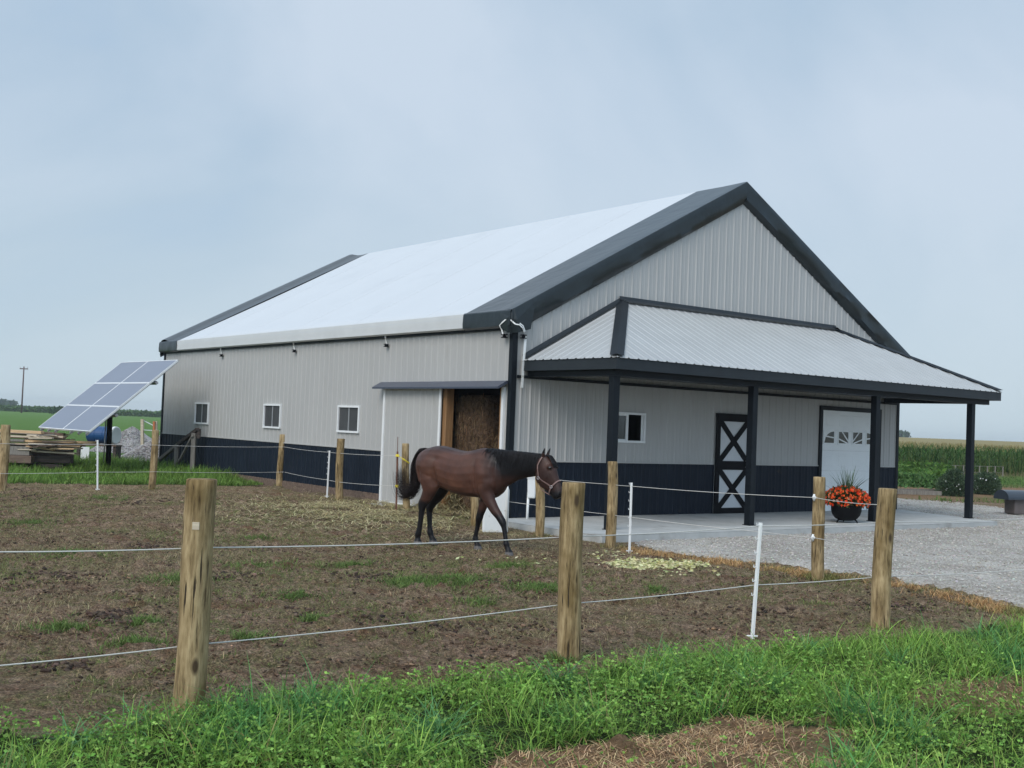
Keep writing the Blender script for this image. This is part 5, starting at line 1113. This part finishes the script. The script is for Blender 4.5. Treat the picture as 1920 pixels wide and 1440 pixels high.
# blue barrel on a low stand
c = atD(193, 815.5, 37); q = MB(); L_ = .46; Rb = .275; ax = Vector((1, -.28, 0)).normalized(); pr_l = [(-L_, .2), (-L_, Rb-.02), (-L_+.03, Rb), (-.16, Rb), (-.15, Rb+.012), (-.13, Rb), (.13, Rb), (.15, Rb+.012), (.17, Rb), (L_-.03, Rb), (L_, Rb-.02), (L_, .2)]
brl = empty('barrel', c, label='blue plastic barrel lying on its side under the solar panels', cat='barrel')
sdv = ax.cross(Vector((0, 0, 1)))
q.loft([[ax*l+(sdv*math.cos(t)+Vector((0, 0, 1))*math.sin(t))*r_ for t in [2*math.pi*k/28 for k in range(28)]] for l, r_ in pr_l]); q.build('drum', M['blue'], brl, smooth=False)
q = MB(); q.loft([[ax*l+(sdv*math.cos(t)+Vector((0, 0, 1))*math.sin(t))*r_ for t in [2*math.pi*k/28 for k in range(28)]] for l, r_ in ((L_-.04, Rb+.012), (L_+.03, Rb+.012), (L_+.045, Rb-.02), (L_+.03, .1))]); q.build('end_cap', M['plastic'], brl)
st = empty('barrel_stand', at(190, 850, .05)*0+Vector((c.x, c.y, 0)), label='low dark wooden stand under the blue barrel', cat='stand'); zt = c.z-Rb-.02
q = MB(); q.box(-.75, .55, -.3, .3, zt-.06, zt); q.build('deck', M['tie2'], st, bevel=.006)
for x_ in (-.68, .48):
    q = MB(); q.box(x_-.05, x_+.05, -.25, .25, -.05, zt-.062); q.build('leg', M['tie'], st, bevel=.006)
q = MB(); q.box(-.55, -.28, -.25, -.23, .05, zt-.1); o = q.build('white_board', M['white'], None); o.location = (c.x, c.y-.12, 0); tag(o, 'small white board leaning under the barrel stand', 'board')
# gravel heaps
def heap(cx, cy, rx, ry, hz, label, seed):
    nr, na = 16, 48; q = MB(); rows = []
    for i in range(nr+1):
        s = i/nr; row = []
        for j in range(na):
            a = 2*math.pi*j/na; w = 1+.3*(float(vnoise(np.array(math.cos(a)*1.5+5), np.array(math.sin(a)*1.5+5), seed))-.5)
            x_, y_ = math.cos(a)*rx*s*w, math.sin(a)*ry*s*w; z_ = hz*(1-s)**1.0*.93+hz*.07*(1-s*s)+.06*(float(vnoise(np.array(x_*4.), np.array(y_*4.), seed))-.5)
            row.append(Vector((x_, y_, z_-.03 if s < 1 else -.1)))
        rows.append(row)
    q.loft(rows[::-1]); z0 = Hf(cx, cy); o = q.build('gravel_heap', mat('heap_gravel', (.21, .195, .19), .9, col2=(.42, .40, .39), vscale=22, bump=.04, bscale=18), None, smooth=True); o.location = (cx, cy, z0); tag(o, label, 'gravel heap')
    n = 5200; s = np.sqrt(rng.random(n)); a = rng.uniform(0, 6.28, n); P = np.stack([np.cos(a)*rx*s, np.sin(a)*ry*s, hz*(1-s)+.0], 1)
    r_ = rocks('stones', P, rng.uniform(.02, .065, n), cvar(n, (.19, .175, .17), (.44, .42, .41), .15), M['stone'], o); r_['kind'] = 'stuff'; r_['label'] = 'loose grey stones covering the heap'
p = at(262, 862, .08); heap(p.x+.6, p.y+.9, 1.6, 1.3, 1.0, 'steep heap of coarse grey gravel between the solar pole and the barn', 4)
p = atD(247, 832, 46); heap(p.x, 46, 1.6, 1.6, 1.05, 'pale rounded heap of fine gravel behind the coarse one', 9)
# panels of wood and white sheet by the far corner
wf = empty('lumber_rack', Vector((atD(267, 800, 42).x, 42, Hf(-13, 42))), label='white sheet and raw wooden uprights standing behind the gravel heap at the barn corner', cat='rack'); wo = wf.location.copy()
def rk(p, r_, w, h_, nm, m_):
    q = MB(); q.bar(Vector(p)-wo, Vector(r_)-wo, w, h_, (0, 1, 0)); q.build(nm, M[m_], wf, bevel=.004)
rk(atD(267, 845, 42), atD(267, 786, 42), .1, .12, 'upright', 'lumber2'); rk(atD(289, 845, 42), atD(289, 790, 42), .07, .1, 'upright', 'orange'); rk(atD(293, 845, 42), atD(293, 790, 42.1), .07, .1, 'upright', 'lumber2')
rk(atD(268, 806, 42.1), atD(300, 808, 42.1), .02, .30, 'white_sheet', 'corrug'); rk(atD(268, 788, 42.1), atD(288, 798, 42.1), .02, .10, 'slanted_sheet', 'corrug')
# ------------------------------------------------------------------ utility pole
b0 = Vector((atD(41, 760, 280).x, 280, 0)); up = empty('utility_pole', b0, label='distant wooden utility pole with a crossarm at the left edge', cat='utility pole'); zt = atD(42, 687, 280).z
q = MB(); q.tube([(0, 0, -.5), (0, 0, zt)], [.22, .15], 8); q.build('pole', M['pole'], up, smooth=True)
q = MB(); q.box(-1.0, 1.0, -.1, .1, zt-.7, zt-.45); q.build('crossarm', M['pole'], up)
for x_ in (-.9, .9): q = MB(); q.tube([(x_, 0, zt-.45), (x_, 0, zt-.1)], .08, 6); q.build('insulator', M['grey'], up)

# ------------------------------------------------------------------ barbecue on the right
g = at(1906, 963, -.06); bq = empty('barbecue', g, .25, label='barrel-lid barbecue on a grey-brown box at the right edge past the gravel', cat='barbecue')
q = MB(); q.box(-.22, .16, -.2, .2, 0, .40); q.build('base_box', M['grill'], bq, bevel=.015)
q = MB(); q.box(.165, .42, -.2, .2, 0.0, .42); q.build('side_box', M['black'], bq, bevel=.015)
q = MB(); rr_ = [[Vector((x_, .30*math.cos(t), .39+.22*math.sin(t))) for t in np.linspace(-.1, math.pi+.1, 18)] for x_ in (-.48, -.47, .55, .56)]; q.loft(rr_); q.build('lid', M['lid'], bq, smooth=False)
q = MB(); q.tube([(.30+.1*math.cos(t), -.23, .33+.1*math.sin(t)) for t in [2*math.pi*j/16 for j in range(17)]], .018, 6); q.build('wheel', M['black'], bq, smooth=True)

# ------------------------------------------------------------------ garden and fields on the right
def leafbox(name, fn, n, size, ca, cb, label, cat, kind='stuff', updir=.6, asp=.5, j=.2):
    P = fn(n); D = rng.normal(0, 1, P.shape); D[:, 2] = np.abs(D[:, 2])*updir; o = leafmesh(name, P, D, rng.uniform(size[0], size[1], len(P)), cvar(len(P), ca, cb, j), M['leafv'], asp=asp); return tag(o, label, cat, kind=kind)
def vine(n):
    x = rng.uniform(13, 25, n); y = rng.uniform(46.5, 57, n); k = (x/y < .37+.02*fbm(y*.5, y*0., 1)); x, y = x[k], y[k]; top = .25+.30*fbm(x*.6, y*.6, 120)+.30*ss((y-50)/6); return np.stack([x, y, H(x, y)+top*rng.random(len(x))**.5], 1)
leafbox('squash_vines', vine, 26000, (.10, .26), (.035, .085, .015), (.12, .21, .045), 'broad-leaved vegetable patch in front of the corn', 'vegetables', asp=.8)
ra, rb_ = at(1650, 912, 0), at(1762, 916, 0); rb_ = at(1765, 917, 0)
def row(n): t = rng.random(n); w = rng.normal(0, .35, n)+.55; p = np.stack([ra.x+(rb_.x-ra.x)*t, ra.y+(rb_.y-ra.y)*t+w, G0+.12+.42*np.exp(-((w-.55)/.6)**2)*rng.random(n)**.5*(.7+.6*fbm(t*14, w*0+1., 130))], 1); return p
leafbox('garden_row_plants', row, 5200, (.10, .24), (.045, .11, .03), (.15, .26, .09), 'row of low leafy plants in the raised garden bed', 'vegetables', updir=.9)
q = MB(); q.bar(at(1640, 921, -.02), at(1765, 925, -.02), .05, .14); q.bar(at(1640, 921, -.02)+Vector((0, .06, .0)), at(1765, 925, -.02)+Vector((.3, 1.2, 0)), .05, .18); tag(q.build('bed_edging', M['olddark'], None), 'weathered timber edging of the raised garden bed', 'edging')
def shrub(px, py, rx, hz, label, sd):
    g = at(px, py); o = empty('flowering_shrub', g, label=label, cat='shrub')
    P, D = dome(9000, rx, hz*.62, hz*.42, .15); P[:, :2] *= (1+.35*(fbm(P[:, 0]*3+sd, P[:, 2]*4+sd, sd)-.5))[:, None]; P[:, 2] = hz*rng.random(len(P))**.85*np.sqrt(np.clip(1.02-(np.hypot(P[:, 0], P[:, 1])/(rx*1.15))**2, .05, 1))*(1+.5*(fbm(P[:, 0]*3+sd, P[:, 1]*3, sd+2)-.5))
    leafmesh('foliage', P, D+rng.normal(0, .7, D.shape), rng.uniform(.04, .10, len(P)), cvar(len(P), (.035, .065, .035), (.11, .16, .09), .25), M['leafv'], o, asp=.4)
    for k in range(14):
        a = random.uniform(0, 6.28); q = MB(); q.tube([(0, 0, 0), (rx*.3*math.cos(a), rx*.3*math.sin(a), hz*.4), (rx*.6*math.cos(a), rx*.6*math.sin(a), hz*.8)], [.012, .009, .004], 5); q.build('stem', M['bark'], o)
    for k in range(9):
        a = random.uniform(3.4, 6.0); zz = random.uniform(.15, .75)*hz; q = MB(); rr_ = rx*random.uniform(.7, .95); c = Vector((rr_*math.cos(a), rr_*math.sin(a), zz)); r_ = random.uniform(.014, .03)
        q.loft([[c+Vector((r_*s*math.cos(t), -.02*k2, r_*s*math.sin(t))) for t in [2*math.pi*j/8 for j in range(8)]] for s, k2 in ((.3, 0), (1, .6), (.8, 1))]); q.build('flower', M['white'], o)
shrub(1787, 930, .55, .86, 'grey-green shrub with small white flowers left of the right-hand porch post', 3)
shrub(1846, 927, .55, .80, 'grey-green flowering shrub right of the right-hand porch post', 6)
wp = empty('wire_panel_fence', at(1760, 893), label='low grey garden fence of wire panels in front of the corn', cat='fence'); w0 = wp.location.copy(); w1 = at(1880, 895)
for k in range(9):
    p = w0.lerp(w1, k/8)-w0; q = MB(); q.box(p.x-.025, p.x+.025, p.y-.03, p.y+.03, 0, .62); q.build('post', M['olddark'], wp)
for i, z_ in enumerate((.25, .6)):
    q = MB(); q.bar(Vector((0, 0, z_)), (w1-w0)+Vector((0, 0, z_)), .015, .02); q.build('wire_rail', M['olddark'], wp)
# grass around the garden
x = rng.uniform(10, 34, 40000); y = rng.uniform(34, 66, 40000); e_ = y-(x-14)*.15; k = ((e_ > 35.3) & (e_ < 37.4) & (fbm(x*.5, y*.8, 140) > .52)) | ((y > 49) & (x > 20) & (y > 44+(x-20)*.6)); x, y = x[k], y[k]; n = len(x)
tag(blades('garden_grass', np.stack([x, y, H(x, y)], 1), rng.uniform(.06, .26, n), rng.uniform(.015, .035, n), rng.uniform(.2, .8, n), rng.uniform(0, 6.28, n), cvar(n, (.06, .13, .025), (.15, .22, .06), .2), M['leafv'], seg=2), 'grass around the garden beyond the gravel', 'grass', kind='stuff')
# corn
PX = []
for rI in range(26):
    y0 = 63+rI*.72
    for x_ in np.arange(10, 44, .22 if rI < 8 else .34): PX.append((x_+random.gauss(0, .05), y0+.38*(x_-18)*1.0+random.gauss(0, .06)))
PX = np.array(PX); n = len(PX); hgt = rng.uniform(1.45, 1.8, n); zb = H(PX[:, 0], PX[:, 1]); B = np.stack([PX[:, 0], PX[:, 1], zb], 1)
seq = []; Ls, Wd, Ln, Az, Cc = [], [], [], [], []
seq.append(B); Ls.append(hgt); Wd.append(np.full(n, .05)); Ln.append(rng.uniform(.0, .06, n)); Az.append(rng.uniform(0, 6.28, n)); Cc.append(cvar(n, (.10, .14, .04), (.16, .20, .07), .1))
for k in range(9):
    p = B.copy(); p[:, 2] += hgt*(.12+.09*k); seq.append(p); Ls.append(rng.uniform(.45, .75, n)*(1-.35*abs(k-4)/5)*.9); Wd.append(rng.uniform(.05, .08, n)); Ln.append(rng.uniform(.25, .7, n)); Az.append(rng.uniform(0, 6.28, n)); Cc.append(cvar(n, (.028, .075, .018), (.075, .15, .035), .2))
p = B.copy(); p[:, 2] += hgt*.95
for k in range(3): seq.append(p); Ls.append(rng.uniform(.15, .3, n)); Wd.append(np.full(n, .03)); Ln.append(rng.uniform(.1, .6, n)); Az.append(rng.uniform(0, 6.28, n)); Cc.append(cvar(n, (.26, .22, .09), (.40, .33, .16), .1))
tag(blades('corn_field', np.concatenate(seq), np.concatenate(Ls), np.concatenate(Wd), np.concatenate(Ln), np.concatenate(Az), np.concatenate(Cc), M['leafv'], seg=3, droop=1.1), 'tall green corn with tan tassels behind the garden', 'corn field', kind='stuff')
# crop edge across the left field
def hedge(n): x = rng.uniform(-260, -40, n); y = rng.uniform(326, 336, n)+fbm(x*.05, x*0., 150)*6; top = .9+.7*fbm(x*.12, y*.2, 151)+.5*fbm(x*.6, y*.4, 152); return np.stack([x, y, top*rng.random(n)**.7], 1)
leafbox('far_crop_edge', hedge, 42000, (.4, .8), (.04, .09, .03), (.12, .20, .07), 'dark green tall crop across the far side of the left field', 'crop', asp=.7)
# far tree and bush
def tree(cx, cy, h_, rx, label, nm='tree', n=2500, sz=(.5, 1.1), ca=(.03, .06, .03), cb=(.07, .12, .06)):
    z0 = Hf(cx, cy); o = empty(nm, (cx, cy, z0), label=label, cat=nm.split('_')[-1])
    q = MB(); q.tube([(0, 0, -.2), (0, 0, h_*.35), (rx*.1, 0, h_*.6)], [h_*.04, h_*.03, h_*.01], 8); q.build('trunk', M['bark'], o)
    for k in range(5): a = k*1.26; q = MB(); q.tube([(0, 0, h_*.3), (rx*.5*math.cos(a), rx*.5*math.sin(a), h_*.6)], [h_*.02, h_*.006], 6); q.build('limb', M['bark'], o)
    cs = np.array([(random.gauss(0, rx*.42), random.gauss(0, rx*.42), h_*random.uniform(.35, .85)) for _ in range(12)]); pick = rng.integers(0, 12, n); P = cs[pick]+rng.normal(0, 1, (n, 3))*np.array([rx*.2, rx*.2, h_*.09])
    leafmesh('crown', P, rng.normal(0, 1, P.shape), rng.uniform(*sz, n), cvar(n, ca, cb, .2), M['leafv'], o, asp=.8)
p = atD(112, 770, 230); tree(p.x, 230, 1.9, 1.5, 'dark bush standing alone in the left field above the solar panels', 'field_bush', 1800, (.25, .5))
for (px_, D_, h_, rx, lb) in ((2, 640, 4.6, 5, 'hazy distant tree at the very left of the horizon'), (18, 650, 4.0, 3.5, 'smaller hazy distant tree beside the utility pole')): p = atD(px_, 757, D_); tree(p.x, D_, h_, rx, lb, n=1200, sz=(.8, 1.6))
for (px_, D_, h_, rx, lb) in ((1695, 620, 4.0, 3.5, 'hazy distant tree on the right horizon beside the barn wall'),): p = atD(px_, 820, D_); tree(p.x, D_, h_*1., rx, lb, n=1200, sz=(.8, 1.6))

# ------------------------------------------------------------------ sky, sun
w = bpy.data.worlds.new('World'); S.world = w; w.use_nodes = True; nt = w.node_tree; N = nt.nodes; Lk = nt.links
bg = N['Background']; out = N['World Output']
SE, SA = R(42), R(-150)     # sun elevation, azimuth clockwise from +Y
sky = N.new('ShaderNodeTexSky'); sky.sky_type = 'NISHITA'; sky.sun_disc = False; sky.sun_elevation = SE; sky.sun_rotation = SA; sky.dust_density = 3
Lk.new(sky.outputs[0], bg.inputs['Color']); bg.inputs['Strength'].default_value = .05
tc = N.new('ShaderNodeTexCoord'); sep = N.new('ShaderNodeSeparateXYZ'); Lk.new(tc.outputs['Generated'], sep.inputs[0])
def mth(op, a, b_=None, c=None):
    n = N.new('ShaderNodeMath'); n.operation = op
    for i, v in enumerate((a, b_, c)):
        if v is None: continue
        if isinstance(v, (int, float)): n.inputs[i].default_value = v
        else: Lk.new(v, n.inputs[i])
    return n.outputs[0]
zc = mth('MAXIMUM', sep.outputs['Z'], .0)
# project the direction on a cloud layer
den = mth('ADD', zc, .16); cxn = mth('DIVIDE', sep.outputs['X'], den); cyn = mth('DIVIDE', sep.outputs['Y'], den); cmb = N.new('ShaderNodeCombineXYZ'); Lk.new(mth('MULTIPLY', sep.outputs['X'], 2.3), cmb.inputs[0]); Lk.new(mth('MULTIPLY', sep.outputs['Y'], 2.3), cmb.inputs[1]); Lk.new(mth('MULTIPLY_ADD', sep.outputs['Z'], 3.6, 1.1), cmb.inputs[2])
nz = N.new('ShaderNodeTexNoise'); nz.inputs['Scale'].default_value = .62; nz.inputs['Detail'].default_value = 7; nz.inputs['Roughness'].default_value = .5; nz.inputs['Distortion'].default_value = .5; Lk.new(cmb.outputs[0], nz.inputs['Vector'])
rp = N.new('ShaderNodeValToRGB'); e = rp.color_ramp.elements
e[0].position = .38; e[0].color = (.275, .40, .56, 1); e[1].position = .64; e[1].color = (.46, .54, .635, 1); x = e.new(.5); x.color = (.355, .455, .565, 1); Lk.new(nz.outputs['Fac'], rp.inputs['Fac'])
hz = mth('POWER', mth('SUBTRACT', 1.0, mth('MINIMUM', mth('MULTIPLY', zc, 3.4), 1.0)), 1.6)
mx = N.new('ShaderNodeMix'); mx.data_type = 'RGBA'; Lk.new(mth('MULTIPLY', hz, .85), mx.inputs[0]); Lk.new(rp.outputs[0], mx.inputs[6]); mx.inputs[7].default_value = (.45, .545, .595, 1)
gain = mth('ADD', 1.0, mth('MULTIPLY', mth('MINIMUM', mth('MAXIMUM', mth('MULTIPLY', mth('SUBTRACT', sep.outputs['Z'], .38), 2.2), 0.0), 1.0), .40))
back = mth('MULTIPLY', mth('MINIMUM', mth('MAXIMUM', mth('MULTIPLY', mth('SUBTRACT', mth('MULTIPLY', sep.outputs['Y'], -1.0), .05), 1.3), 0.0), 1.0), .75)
gain = mth('ADD', gain, back)   # extra sky glow added behind the camera to fill the walls under the porch
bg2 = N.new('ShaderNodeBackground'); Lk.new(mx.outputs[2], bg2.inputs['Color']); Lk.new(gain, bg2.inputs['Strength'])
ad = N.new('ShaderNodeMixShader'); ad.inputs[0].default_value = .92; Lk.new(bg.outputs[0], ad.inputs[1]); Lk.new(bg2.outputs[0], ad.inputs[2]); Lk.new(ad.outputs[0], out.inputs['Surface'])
sl = bpy.data.lights.new('sun', 'SUN'); sl.energy = 1.5; sl.angle = R(34); sl.color = (1, .93, .84)
so = bpy.data.objects.new('sun', sl); COL.objects.link(so); dr_ = Vector((math.sin(SA)*math.cos(SE), math.cos(SA)*math.cos(SE), math.sin(SE))); so.rotation_euler = dr_.to_track_quat('Z', 'Y').to_euler()
S.view_settings.view_transform = 'Standard'; S.view_settings.look = 'None'; S.view_settings.exposure = .45; S.view_settings.gamma = 1
S.cycles.max_bounces = 6; S.cycles.diffuse_bounces = 3

# ------------------------------------------------------------------ air
q = MB(); q.box(-1560, 1560, -70, 1560, -1.2, 12.5); hzm = bpy.data.materials.new('haze_air'); hzm.use_nodes = True; N = hzm.node_tree.nodes; N.remove(N['Principled BSDF'])
vp = N.new('ShaderNodeVolumePrincipled'); vp.inputs['Color'].default_value = (.86, .91, .95, 1); vp.inputs['Density'].default_value = .0004; vp.inputs['Anisotropy'].default_value = .2; hzm.node_tree.links.new(vp.outputs[0], N['Material Output'].inputs['Volume'])
tag(q.build('haze', hzm, None), kind='stuff')
